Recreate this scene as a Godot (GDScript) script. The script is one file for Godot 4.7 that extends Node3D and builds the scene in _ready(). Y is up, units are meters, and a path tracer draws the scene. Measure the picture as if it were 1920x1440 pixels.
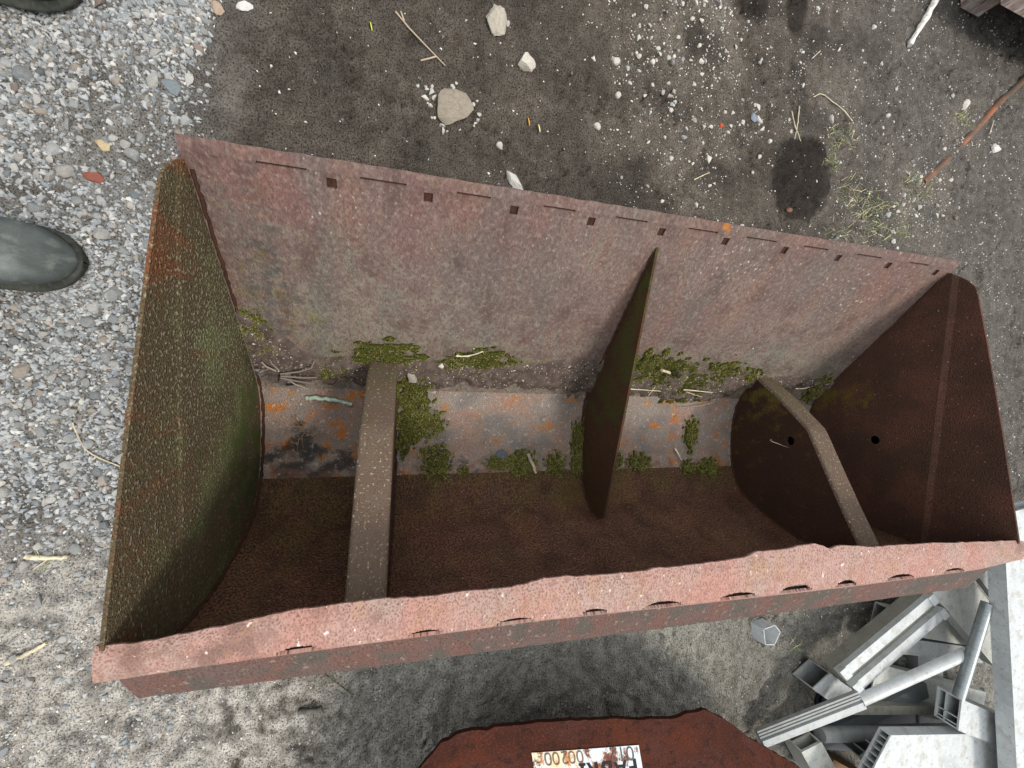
extends Node3D
# A rusty compact loader bucket lying on its heel in a muddy yard, photographed from above.
# World: x runs along the bucket, z from cutting edge to lip, y up. Camera stands over the bucket.

var rng := RandomNumberGenerator.new()
var used := {}
var M := {}

# ---------------------------------------------------------------- naming helpers
func numbered(base: String) -> String:
	if not used.has(base):
		used[base] = 0
		return base
	used[base] += 1
	return "%s_%03d" % [base, used[base]]

func tag(o: Node, label: String, category: String, group := "", kind := "") -> void:
	if label != "": o.set_meta("label", label)
	if category != "": o.set_meta("category", category)
	if group != "": o.set_meta("group", group)
	if kind != "": o.set_meta("kind", kind)

func thing(called: String, label: String, category: String, at := Vector3.ZERO, group := "") -> Node3D:
	var o := Node3D.new()
	o.name = numbered(called)
	add_child(o)
	o.position = at
	tag(o, label, category, group)
	return o

func part(called: String, mesh: Mesh, m: Material, parent: Node3D, offset := Vector3.ZERO) -> MeshInstance3D:
	var o := MeshInstance3D.new()
	o.name = called if parent != self else numbered(called)
	o.mesh = mesh
	o.material_override = m
	o.position = offset
	o.cast_shadow = GeometryInstance3D.SHADOW_CASTING_SETTING_ON
	parent.add_child(o, true)
	return o

# ---------------------------------------------------------------- noise and texture helpers
func noise(seed_value: int, freq: float, type := FastNoiseLite.TYPE_SIMPLEX_SMOOTH, octaves := 3) -> FastNoiseLite:
	var n := FastNoiseLite.new()
	n.seed = seed_value
	n.noise_type = type
	n.frequency = freq
	n.fractal_type = FastNoiseLite.FRACTAL_FBM if octaves > 1 else FastNoiseLite.FRACTAL_NONE
	n.fractal_octaves = octaves
	return n

func noise_bytes(w: int, h: int, seed_value: int, freq: float, type := FastNoiseLite.TYPE_SIMPLEX_SMOOTH, octaves := 3, seamless := false) -> PackedByteArray:
	var n := noise(seed_value, freq, type, octaves)
	var im: Image = n.get_seamless_image(w, h) if seamless else n.get_image(w, h)
	im.convert(Image.FORMAT_L8)
	return im.get_data()

# noise drawn out along the image's height, for runs and drips
func streak_bytes(w: int, h: int, seed_value: int, freq: float, ratio := 7.0) -> PackedByteArray:
	var n := noise(seed_value, freq, FastNoiseLite.TYPE_PERLIN, 4)
	var im: Image = n.get_image(w, maxi(8, int(h / ratio)))
	im.convert(Image.FORMAT_L8)
	im.resize(w, h, Image.INTERPOLATE_CUBIC)
	return im.get_data()

func zone_bytes(w: int, h: int, fn: Callable) -> PackedByteArray:
	# fn(u, v) -> 0..1, sampled coarsely and resized
	var cw := maxi(8, w / 10)
	var ch := maxi(8, h / 10)
	var im := Image.create(cw, ch, false, Image.FORMAT_L8)
	for j in ch:
		for i in cw:
			var k: float = clampf(fn.call((i + 0.5) / cw, (j + 0.5) / ch), 0.0, 1.0)
			im.set_pixel(i, j, Color(k, k, k))
	im.resize(w, h, Image.INTERPOLATE_CUBIC)
	return im.get_data()

# layers: [color, noise bytes, low, high, opacity, zone bytes or null, zone weight, height change]
func paint(w: int, h: int, base: Color, layers: Array, bump := 3.0, grain := .42, tiled := false) -> Array:
	var n := w * h
	var gb := noise_bytes(w, h, w + h * 3, .55, FastNoiseLite.TYPE_VALUE, 2, tiled)
	var r := PackedFloat32Array(); var g := PackedFloat32Array(); var b := PackedFloat32Array(); var hh := PackedFloat32Array()
	r.resize(n); g.resize(n); b.resize(n); hh.resize(n)
	r.fill(base.r); g.fill(base.g); b.fill(base.b); hh.fill(0.5)
	for la in layers:
		var c: Color = la[0]
		var nb: PackedByteArray = la[1]
		var lo: float = la[2]
		var inv: float = 1.0 / (float(la[3]) - lo)
		var op: float = la[4]
		var has_zone: bool = la[5] != null
		var zb: PackedByteArray = la[5] if has_zone else PackedByteArray()
		var zw: float = la[6]
		var dh: float = la[7]
		var gw: float = grain * (float(la[8]) if la.size() > 8 else 1.0)
		var cr := c.r; var cg := c.g; var cb := c.b
		for i in n:
			var t: float = nb[i] * 0.00392157 + (gb[i] * 0.00392157 - .5) * gw
			if has_zone: t += (zb[i] * 0.00392157 - 1.0) * zw
			t = (t - lo) * inv
			if t > 0.0:
				if t > 1.0: t = 1.0
				hh[i] += dh * t
				t *= op
				r[i] += (cr - r[i]) * t
				g[i] += (cg - g[i]) * t
				b[i] += (cb - b[i]) * t
	var px := PackedByteArray(); px.resize(n * 3)
	var hp := PackedByteArray(); hp.resize(n * 4)
	for i in n:
		px[i * 3] = int(clampf(r[i], 0.0, 1.0) * 255.0)
		px[i * 3 + 1] = int(clampf(g[i], 0.0, 1.0) * 255.0)
		px[i * 3 + 2] = int(clampf(b[i], 0.0, 1.0) * 255.0)
		var q := int(clampf(hh[i], 0.0, 1.0) * 255.0)
		hp[i * 4] = q; hp[i * 4 + 1] = q; hp[i * 4 + 2] = q; hp[i * 4 + 3] = 255
	var im := Image.create_from_data(w, h, false, Image.FORMAT_RGB8, px)
	var nm := Image.create_from_data(w, h, false, Image.FORMAT_RGBA8, hp)
	nm.bump_map_to_normal_map(bump)
	im.generate_mipmaps(); nm.generate_mipmaps()
	return [ImageTexture.create_from_image(im), ImageTexture.create_from_image(nm)]

func painted(tex: Array, rough := 0.85, spec := 0.35, nscale := 1.0) -> StandardMaterial3D:
	var m := StandardMaterial3D.new()
	m.albedo_texture = tex[0]
	m.normal_enabled = true
	m.normal_texture = tex[1]
	m.normal_scale = nscale
	m.roughness = rough
	m.metallic_specular = spec
	m.cull_mode = BaseMaterial3D.CULL_DISABLED
	return m

# the same paint on a darker or lighter ground colour
func toned(m: StandardMaterial3D, f: float) -> StandardMaterial3D:
	var g := pow(f, 1.0 / 2.2)
	m.albedo_color = Color(g, g, g)
	return m

func plain(c: Color, rough := 0.8, spec := 0.4) -> StandardMaterial3D:
	var m := StandardMaterial3D.new()
	m.albedo_color = c
	m.roughness = rough
	m.metallic_specular = spec
	m.cull_mode = BaseMaterial3D.CULL_DISABLED
	return m

func triplanar(m: StandardMaterial3D, metres: float, world := false) -> StandardMaterial3D:
	m.uv1_triplanar = true
	m.uv1_world_triplanar = world
	m.uv1_scale = Vector3.ONE / metres
	return m

func vc_material(rough := 0.85, spec := 0.3) -> StandardMaterial3D:
	var m := StandardMaterial3D.new()
	m.vertex_color_use_as_albedo = true
	m.roughness = rough
	m.metallic_specular = spec
	m.cull_mode = BaseMaterial3D.CULL_DISABLED
	return m

func lin(r8: float, g8: float, b8: float) -> Color:
	return Color(r8 / 255.0, g8 / 255.0, b8 / 255.0).srgb_to_linear()

# ---------------------------------------------------------------- mesh helpers
func raw_mesh(v: PackedVector3Array, n: PackedVector3Array, uv: PackedVector2Array, c: PackedColorArray, ix: PackedInt32Array) -> ArrayMesh:
	var a := []
	a.resize(Mesh.ARRAY_MAX)
	a[Mesh.ARRAY_VERTEX] = v
	a[Mesh.ARRAY_NORMAL] = n
	if uv.size() > 0: a[Mesh.ARRAY_TEX_UV] = uv
	if c.size() > 0: a[Mesh.ARRAY_COLOR] = c
	a[Mesh.ARRAY_INDEX] = ix
	var m := ArrayMesh.new()
	m.add_surface_from_arrays(Mesh.PRIMITIVE_TRIANGLES, a)
	return m

func lines(a: float, b: float, step: float, extra := []) -> PackedFloat32Array:
	var s := []
	var k := int(ceil((b - a) / step))
	for i in k + 1: s.append(a + (b - a) * i / k)
	for e in extra:
		var keep := []
		for x in s:
			if absf(x - e) > step * 0.3 or x == a or x == b: keep.append(x)
		s = keep
	s.append_array(extra)
	s.sort()
	return PackedFloat32Array(s)

# A plate swept over parameters s and t with thickness; skip(s_mid, t_mid) leaves real openings.
func sheet(ss: PackedFloat32Array, ts: PackedFloat32Array, fn: Callable, thick: float, up: Vector3, skip = null) -> ArrayMesh:
	var ns := ss.size()
	var nt := ts.size()
	var p := PackedVector3Array(); p.resize(ns * nt)
	for j in nt:
		for i in ns: p[j * ns + i] = fn.call(ss[i], ts[j])
	var nn := PackedVector3Array(); nn.resize(ns * nt)
	for j in nt:
		for i in ns:
			var ds := p[j * ns + mini(i + 1, ns - 1)] - p[j * ns + maxi(i - 1, 0)]
			var dt := p[mini(j + 1, nt - 1) * ns + i] - p[maxi(j - 1, 0) * ns + i]
			nn[j * ns + i] = ds.cross(dt).normalized()
	var mid := nn[(nt / 2) * ns + ns / 2]
	var flip := mid.dot(up) < 0.0
	var v := PackedVector3Array(); var n := PackedVector3Array(); var uv := PackedVector2Array(); var ix := PackedInt32Array()
	var ws := ss[ns - 1] - ss[0]
	var wt := ts[nt - 1] - ts[0]
	for side in 2:
		for j in nt:
			for i in ns:
				var k := j * ns + i
				var q := nn[k] * (-1.0 if flip else 1.0)
				v.append(p[k] - q * (thick if side == 1 else 0.0))
				n.append(q * (-1.0 if side == 1 else 1.0))
				uv.append(Vector2((ss[i] - ss[0]) / ws, (ts[j] - ts[0]) / wt))
	var kept := PackedByteArray(); kept.resize((ns - 1) * (nt - 1)); kept.fill(1)
	if skip != null:
		for j in nt - 1:
			for i in ns - 1:
				if skip.call((ss[i] + ss[i + 1]) * 0.5, (ts[j] + ts[j + 1]) * 0.5): kept[j * (ns - 1) + i] = 0
	var off := ns * nt
	for j in nt - 1:
		for i in ns - 1:
			if kept[j * (ns - 1) + i] == 0: continue
			var a := j * ns + i
			var b := a + 1
			var c := a + ns
			var d := c + 1
			if flip:
				ix.append_array([a, b, c, b, d, c]); ix.append_array([off + a, off + c, off + b, off + b, off + c, off + d])
			else:
				ix.append_array([a, c, b, b, c, d]); ix.append_array([off + a, off + b, off + c, off + b, off + d, off + c])
			var sides := [[i, j - 1, a, b], [i, j + 1, d, c], [i - 1, j, c, a], [i + 1, j, b, d]]
			for s in sides:
				var open: bool = s[0] < 0 or s[1] < 0 or s[0] >= ns - 1 or s[1] >= nt - 1
				if not open: open = kept[s[1] * (ns - 1) + s[0]] == 0
				if not open: continue
				var e0: int = s[2]
				var e1: int = s[3]
				var q0 := v[e0]; var q1 := v[e1]; var q2 := v[off + e1]; var q3 := v[off + e0]
				var wn := (q1 - q0).cross(q3 - q0).normalized()
				var cen := (p[a] + p[d]) * 0.5
				if wn.dot((q0 + q1) * 0.5 - cen) < 0.0: wn = -wn
				var k0 := v.size()
				v.append_array([q0, q1, q2, q3])
				for z in 4: n.append(wn)
				var inw := Vector2(.5, .5) - (uv[e0] + uv[e1]) * .5
				var sh := Vector2(signf(inw.x) * thick / ws, 0.0) if absf(uv[e0].x - uv[e1].x) < 1e-6 else Vector2(0.0, signf(inw.y) * thick / wt)
				uv.append_array([uv[e0], uv[e1], uv[e1] + sh, uv[e0] + sh])
				if (q1 - q0).cross(q2 - q0).dot(wn) < 0.0: ix.append_array([k0, k0 + 1, k0 + 2, k0, k0 + 2, k0 + 3])
				else: ix.append_array([k0, k0 + 2, k0 + 1, k0, k0 + 3, k0 + 2])
	return raw_mesh(v, n, uv, PackedColorArray(), ix)

func circle2(c: Vector2, r: float, k := 20) -> PackedVector2Array:
	var a := PackedVector2Array()
	for i in k: a.append(c + Vector2.from_angle(TAU * i / k) * r)
	return a

# Flat plate cut from an outline in the (z, y) plane; xf(Vector2) gives the x of its inner face; holes are circles.
func plate(outline: PackedVector2Array, xf: Callable, thick: float, holes: Array, cuts: Array) -> ArrayMesh:
	var pieces: Array = [outline]
	for h in holes: cuts.append([Vector2(h[0].x, h[0].y), Vector2(1, 0)])
	for cu in cuts:
		var pt: Vector2 = cu[0]
		var nrm: Vector2 = cu[1]
		var tn := Vector2(-nrm.y, nrm.x)
		var big1 := PackedVector2Array([pt - tn * 5, pt + tn * 5, pt + tn * 5 + nrm * 5, pt - tn * 5 + nrm * 5])
		var big2 := PackedVector2Array([pt - tn * 5, pt + tn * 5, pt + tn * 5 - nrm * 5, pt - tn * 5 - nrm * 5])
		var out := []
		for pc in pieces:
			out.append_array(Geometry2D.intersect_polygons(pc, big1))
			out.append_array(Geometry2D.intersect_polygons(pc, big2))
		pieces = out
	for h in holes:
		var out := []
		for pc in pieces: out.append_array(Geometry2D.clip_polygons(pc, circle2(h[0], h[1])))
		pieces = out
	var lo := Vector2(9, 9); var hi := Vector2(-9, -9)
	for q in outline:
		lo = lo.min(q); hi = hi.max(q)
	var st := SurfaceTool.new()
	st.begin(Mesh.PRIMITIVE_TRIANGLES)
	for pc: PackedVector2Array in pieces:
		var tri := Geometry2D.triangulate_polygon(pc)
		var c3 := []
		for q in pc: c3.append(Vector3(xf.call(q), q.y, q.x))
		for k in range(0, tri.size(), 3):
			for side in 2:
				var order := [0, 1, 2] if side == 0 else [0, 2, 1]
				var w := []
				for o in order: w.append(c3[tri[k + o]] + Vector3(thick * side, 0, 0))
				var nv: Vector3 = (w[2] - w[0]).cross(w[1] - w[0]).normalized()
				if nv.x * thick * (1.0 if side == 1 else -1.0) < 0.0:
					nv = -nv
					order = [order[0], order[2], order[1]]
					w = [w[0], w[2], w[1]]
				for o in 3:
					var q2: Vector2 = pc[tri[k + order[o]]]
					st.set_normal(nv)
					st.set_uv((q2 - lo) / (hi - lo))
					st.add_vertex(w[o])
		for k in pc.size():
			var a := pc[k]
			var b := pc[(k + 1) % pc.size()]
			var m := (a + b) * 0.5
			var edge := false
			for e in outline.size():
				var cp := Geometry2D.get_closest_point_to_segment(m, outline[e], outline[(e + 1) % outline.size()])
				if cp.distance_to(m) < 1e-5: edge = true
			for h in holes:
				if absf(m.distance_to(h[0]) - h[1]) < h[1] * 0.05: edge = true
			if not edge: continue
			var A := Vector3(xf.call(a), a.y, a.x)
			var B := Vector3(xf.call(b), b.y, b.x)
			var t := Vector3(thick, 0, 0)
			var nv2 := (B - A).cross(t).normalized()
			var probe := m + Vector2(nv2.z, nv2.y) * .0004
			var inside := Geometry2D.is_point_in_polygon(probe, pc)
			if inside: nv2 = -nv2
			var inw := Vector2(nv2.z, nv2.y) * -absf(thick)
			var seq := [[A, a], [B, b], [B + t, b + inw], [A, a], [B + t, b + inw], [A + t, a + inw]]
			if (B - A).cross(t).dot(nv2) > 0.0: seq = [[A, a], [B + t, b + inw], [B, b], [A, a], [A + t, a + inw], [B + t, b + inw]]
			for q in seq:
				st.set_normal(nv2)
				st.set_uv((q[1] - lo) / (hi - lo))
				st.add_vertex(q[0])
	return st.commit()

# oriented box from a corner and three edge vectors, added to a SurfaceTool
func add_block(st: SurfaceTool, o: Vector3, a: Vector3, b: Vector3, c: Vector3) -> void:
	var cen := o + (a + b + c) * 0.5
	for f in [[o, a, b], [o + c, a, b], [o, a, c], [o + b, a, c], [o, b, c], [o + a, b, c]]:
		var p: Vector3 = f[0]
		var e1: Vector3 = f[1]
		var e2: Vector3 = f[2]
		var nv := e1.cross(e2).normalized()
		if nv.dot(p + (e1 + e2) * 0.5 - cen) < 0.0: nv = -nv
		var q := [p, p + e1, p + e1 + e2, p + e2]
		var lu := e1.length(); var lv := e2.length()
		var uvs := [Vector2.ZERO, Vector2(lu, 0), Vector2(lu, lv), Vector2(0, lv)]
		var order := [0, 1, 2, 0, 2, 3] if e1.cross(e2).dot(nv) < 0.0 else [0, 2, 1, 0, 3, 2]
		for k in order:
			st.set_normal(nv)
			st.set_uv(uvs[k])
			st.add_vertex(q[k])

func new_st() -> SurfaceTool:
	var st := SurfaceTool.new()
	st.begin(Mesh.PRIMITIVE_TRIANGLES)
	return st

# round bar through points with a radius for each
func tube(points: Array, radii: Array, sides := 8, st: SurfaceTool = null, tint := Color(0, 0, 0, 0), r: RandomNumberGenerator = null) -> Variant:
	var own := st == null
	if own: st = new_st()
	var rings := []
	var ref := Vector3.UP
	for i in points.size():
		var t: Vector3 = (points[mini(i + 1, points.size() - 1)] - points[maxi(i - 1, 0)]).normalized()
		if absf(t.dot(ref)) > 0.95: ref = Vector3.RIGHT
		var a := t.cross(ref).normalized()
		var b := t.cross(a)
		var ring := []
		for k in sides:
			var an := TAU * k / sides
			var d := a * cos(an) + b * sin(an)
			ring.append([points[i] + d * float(radii[mini(i, radii.size() - 1)]), d])
		rings.append(ring)
	for i in rings.size() - 1:
		for k in sides:
			var k2 := (k + 1) % sides
			if r != null: st.set_color(tint * r.randf_range(.65, 1.15))
			var seq := [rings[i][k], rings[i + 1][k], rings[i][k2], rings[i][k2], rings[i + 1][k], rings[i + 1][k2]]
			if (seq[1][0] - seq[0][0]).cross(seq[2][0] - seq[0][0]).dot(seq[0][1]) > 0.0: seq = [seq[0], seq[2], seq[1], seq[3], seq[5], seq[4]]
			for q in seq:
				st.set_normal(q[1])
				st.add_vertex(q[0])
	for e in [0, rings.size() - 1]:
		var nv: Vector3 = (points[0] - points[1]).normalized() if e == 0 else (points[e] - points[e - 1]).normalized()
		for k in sides:
			var cap := [points[e], rings[e][k][0], rings[e][(k + 1) % sides][0]]
			if (cap[1] - cap[0]).cross(cap[2] - cap[0]).dot(nv) > 0.0: cap = [cap[0], cap[2], cap[1]]
			for q in cap:
				st.set_normal(nv)
				st.add_vertex(q)
	return st.commit() if own else null

# ---------------------------------------------------------------- bucket profile (z, y) from cutting edge to lip
var prof_p := PackedVector2Array()
var prof_d := PackedFloat32Array()

func make_profile() -> void:
	var key := [Vector2(-.2634, .3064), Vector2(-.03, .0742), Vector2(.0275, .030), Vector2(.1125, .0155), Vector2(.1875, .0225), Vector2(.2325, .0505),
		Vector2(.2575, .0975), Vector2(.2775, .1475), Vector2(.289, .20), Vector2(.2935, .26), Vector2(.2835, .325), Vector2(.2515, .3695)]
	prof_p.append(key[0])
	for i in range(1, key.size() - 1):
		var a: Vector2 = key[i - 1] if i > 1 else key[1] - (key[1] - key[0]).normalized() * 0.06
		var b: Vector2 = key[i]
		var c: Vector2 = key[i + 1]
		var d: Vector2 = key[mini(i + 2, key.size() - 1)]
		for k in 8: prof_p.append(b.cubic_interpolate(c, a, d, k / 8.0))
	prof_p.append(key[-1])
	prof_d.append(0.0)
	for i in range(1, prof_p.size()): prof_d.append(prof_d[i - 1] + prof_p[i].distance_to(prof_p[i - 1]))

func prof(d: float) -> Vector2:
	var i := clampi(prof_d.bsearch(d), 1, prof_d.size() - 1)
	return prof_p[i - 1].lerp(prof_p[i], (d - prof_d[i - 1]) / (prof_d[i] - prof_d[i - 1]))

func prof_n(d: float) -> Vector2:
	var t := (prof(d + 0.006) - prof(d - 0.006)).normalized()
	return Vector2(-t.y, t.x)

func prof_at_z(z: float) -> float:
	for i in range(1, prof_p.size()):
		if prof_p[i].x >= z: return lerpf(prof_d[i - 1], prof_d[i], (z - prof_p[i - 1].x) / (prof_p[i].x - prof_p[i - 1].x))
	return prof_d[-1]

func on_bucket(x: float, d: float, lift := 0.0) -> Vector3:
	var q := prof(d) + prof_n(d) * lift
	return Vector3(x, q.y, q.x)

# ---------------------------------------------------------------- scene
func _ready() -> void:
	camera_and_light()
	make_profile()
	make_materials()
	print("materials ", Time.get_ticks_msec())
	build_ground()
	print("ground ", Time.get_ticks_msec())
	build_bucket()
	print("bucket ", Time.get_ticks_msec())
	build_soil()
	build_moss()
	build_bucket_litter()
	print("litter ", Time.get_ticks_msec())
	build_stones()
	print("stones ", Time.get_ticks_msec())
	build_person()
	build_second_bucket()
	build_profiles()
	build_yard_things()
	build_grass()
	print("done ", Time.get_ticks_msec())

func camera_and_light() -> void:
	var cam := Camera3D.new()
	cam.name = "camera"
	cam.fov = 88.2
	cam.near = 0.02
	cam.far = 300.0
	var right := Vector3(.966, .257, -.029).normalized()
	var up := Vector3(-.03, 0, -1)
	var back := right.cross(up).normalized()
	up = back.cross(right).normalized()
	cam.transform = Transform3D(Basis(right, up, back), Vector3(0, .815, 0))
	add_child(cam)
	cam.current = true
	var env := Environment.new()
	var sky := Sky.new()
	var sm := ProceduralSkyMaterial.new()
	sm.sky_top_color = Color(.98, .99, 1.0)
	sm.sky_horizon_color = Color(.42, .43, .445)
	sm.sky_curve = 0.35
	sm.ground_bottom_color = Color(.25, .24, .23)
	sm.ground_horizon_color = Color(.5, .5, .5)
	sm.sun_angle_max = 0.0
	sky.sky_material = sm
	env.background_mode = Environment.BG_SKY
	env.sky = sky
	env.background_energy_multiplier = 1.0
	env.tonemap_mode = Environment.TONE_MAPPER_LINEAR
	env.tonemap_exposure = 1.8
	env.sdfgi_enabled = true
	env.ssao_enabled = true
	env.ssil_enabled = true
	var we := WorldEnvironment.new()
	we.name = "world_environment"
	we.environment = env
	add_child(we)
	var sun := DirectionalLight3D.new()
	sun.name = "sun"
	sun.light_energy = 0.5
	sun.light_angular_distance = 14.0
	sun.light_color = Color(1.0, .975, .94)
	sun.shadow_enabled = true
	add_child(sun)
	sun.look_at_from_position(Vector3(1.05, 2.2, 0.9), Vector3.ZERO)

func make_materials() -> void:
	# shared tiling rust for small iron parts
	var w := 512
	var tex := paint(w, w, Color8(112, 76, 66), [
		[Color8(134, 84, 70), noise_bytes(w, w, 1, .012, 3, 3, true), .45, .8, .8, null, 0.0, 0.0],
		[Color8(86, 66, 60), noise_bytes(w, w, 2, .03, 3, 3, true), .55, .8, .8, null, 0.0, 0.0],
		[Color8(60, 38, 32), noise_bytes(w, w, 3, .12, 3, 2, true), .62, .78, .8, null, 0.0, -.3],
		[Color8(160, 130, 118), noise_bytes(w, w, 4, .2, 3, 2, true), .74, .86, .7, null, 0.0, .2]], 2.0, .3, true)
	M.rust = triplanar(toned(painted(tex, .85, .3), .7), .35)
	M.weld = M.rust.duplicate()
	M.weld.albedo_color = Color(.58, .57, .51)
	M.vc = vc_material()
	var sw := 256
	M.stone_tex = paint(sw, sw, Color8(232, 230, 228), [
		[Color8(196, 192, 186), noise_bytes(sw, sw, 5, .02, 3, 4, true), .4, .7, .8, null, 0.0, 0.0],
		[Color8(255, 255, 255), noise_bytes(sw, sw, 6, .06, 3, 4, true), .55, .8, .8, null, 0.0, 0.0],
		[Color8(130, 124, 116), noise_bytes(sw, sw, 7, .09, 3, 3, true), .64, .82, .7, null, 0.0, 0.0]], 1.0, .3, true)[0]
	M.stone = vc_material(.8, .35)
	M.moss = vc_material(.9, .2)
	M.moss.backlight_enabled = true
	M.moss.backlight = Color(.1, .12, .03)

# ---------------------------------------------------------------- ground
var g_big: FastNoiseLite
var g_mid: FastNoiseLite
var g_fine: FastNoiseLite
var g_cell: FastNoiseLite
var g_warp: FastNoiseLite

func gauss(x: float, z: float, cx: float, cz: float, rx: float, rz: float) -> float:
	var a := (x - cx) / rx
	var b := (z - cz) / rz
	return exp(-(a * a + b * b))

func ell(x: float, z: float, cx: float, cz: float, rx: float, rz: float, soft := .25) -> float:
	var a := (x - cx) / rx
	var b := (z - cz) / rz
	return 1.0 - smoothstep(1.0 - soft, 1.0 + soft, sqrt(a * a + b * b))

# how much loose stone lies at a spot (0..1)
func gravel_amount(x: float, z: float) -> float:
	var wob := g_mid.get_noise_2d(x * 40.0, z * 40.0) * .05
	var edge := -.33 + .04 * sin(z * 5.0) + wob
	if z < -.45: edge = -.37 + wob + (z + .45) * -.12
	var k := 1.0 - smoothstep(edge - .06, edge + .03, x)
	k *= 1.0 - .93 * smoothstep(.20, .32, z + wob)
	k *= 1.0 - .75 * ell(x, z, -.47, -.40, .10, .13, .6)
	return k

func fines_amount(x: float, z: float) -> float:
	var wob := g_mid.get_noise_2d(x * 40.0, z * 40.0) * .07
	var edge := -.33 + .04 * sin(z * 5.0) + wob
	if z < -.45: edge = -.36 + wob + (z + .45) * -.12
	return 1.0 - smoothstep(edge - .07, edge + .09, x)

func pale_amount(x: float, z: float) -> float:
	return clampf(ell(x, z, .62, -.80, .17, .36, .8) + .9 * ell(x, z, 1.46, -.60, .13, .10, .6) + .6 * ell(x, z, 1.62, -.82, .10, .10, .7) + .35 * ell(x, z, .95, -.85, .3, .3, .8) + .5 * ell(x, z, 1.25, .0, .3, .5, .8), 0.0, 1.0)

func wet_amount(x: float, z: float) -> float:
	var wob := g_mid.get_noise_2d(x * 45.0, z * 45.0) + .6 * g_fine.get_noise_2d(x * 120.0, z * 120.0)
	var k := ell(x, z, 1.0 - (z + .575) * .12, -.575, .098 + wob * .030, .115 + wob * .030, .10)
	k = maxf(k, ell(x, z, .83, -1.03, .055, .075, .25))
	k = maxf(k, ell(x, z, .97, -1.05, .035, .10, .25))
	return k

func ground_h(x: float, z: float) -> float:
	var fade := 1.0 - smoothstep(1.35, 1.5, maxf(absf(x - .7) * .94, absf(z)))
	var h := g_big.get_noise_2d(x * 10.0, z * 10.0) * .012
	h += g_mid.get_noise_2d(x * 60.0, z * 60.0) * .008
	h += g_fine.get_noise_2d(x * 260.0, z * 260.0) * .0032
	var wx := x + g_warp.get_noise_2d(x * 60.0, z * 60.0) * .03
	var wz := z + g_warp.get_noise_2d(x * 60.0 + 90.0, z * 60.0) * .03
	var c := g_cell.get_noise_2d(wx * 18.0, wz * 18.0)
	var crack := 1.0 - smoothstep(-.99, -.93, c)
	var rough := smoothstep(-.1, .35, g_big.get_noise_2d(x * 14.0 + 40.0, z * 14.0))
	h -= crack * .010 * rough * (1.0 - gravel_amount(x, z))
	# trodden lumps of clay behind the lip
	var lump := smoothstep(.3, .5, z) * smoothstep(-.35, .1, x)
	h += lump * absf(g_mid.get_noise_2d(x * 35.0 + 7.0, z * 35.0)) * .022
	# the mud bed the bucket heel has settled into
	h += ell(x, z, .38, .11, .64, .11, .2) * (.0118 - h)
	return h * fade - .004 * fade

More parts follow.
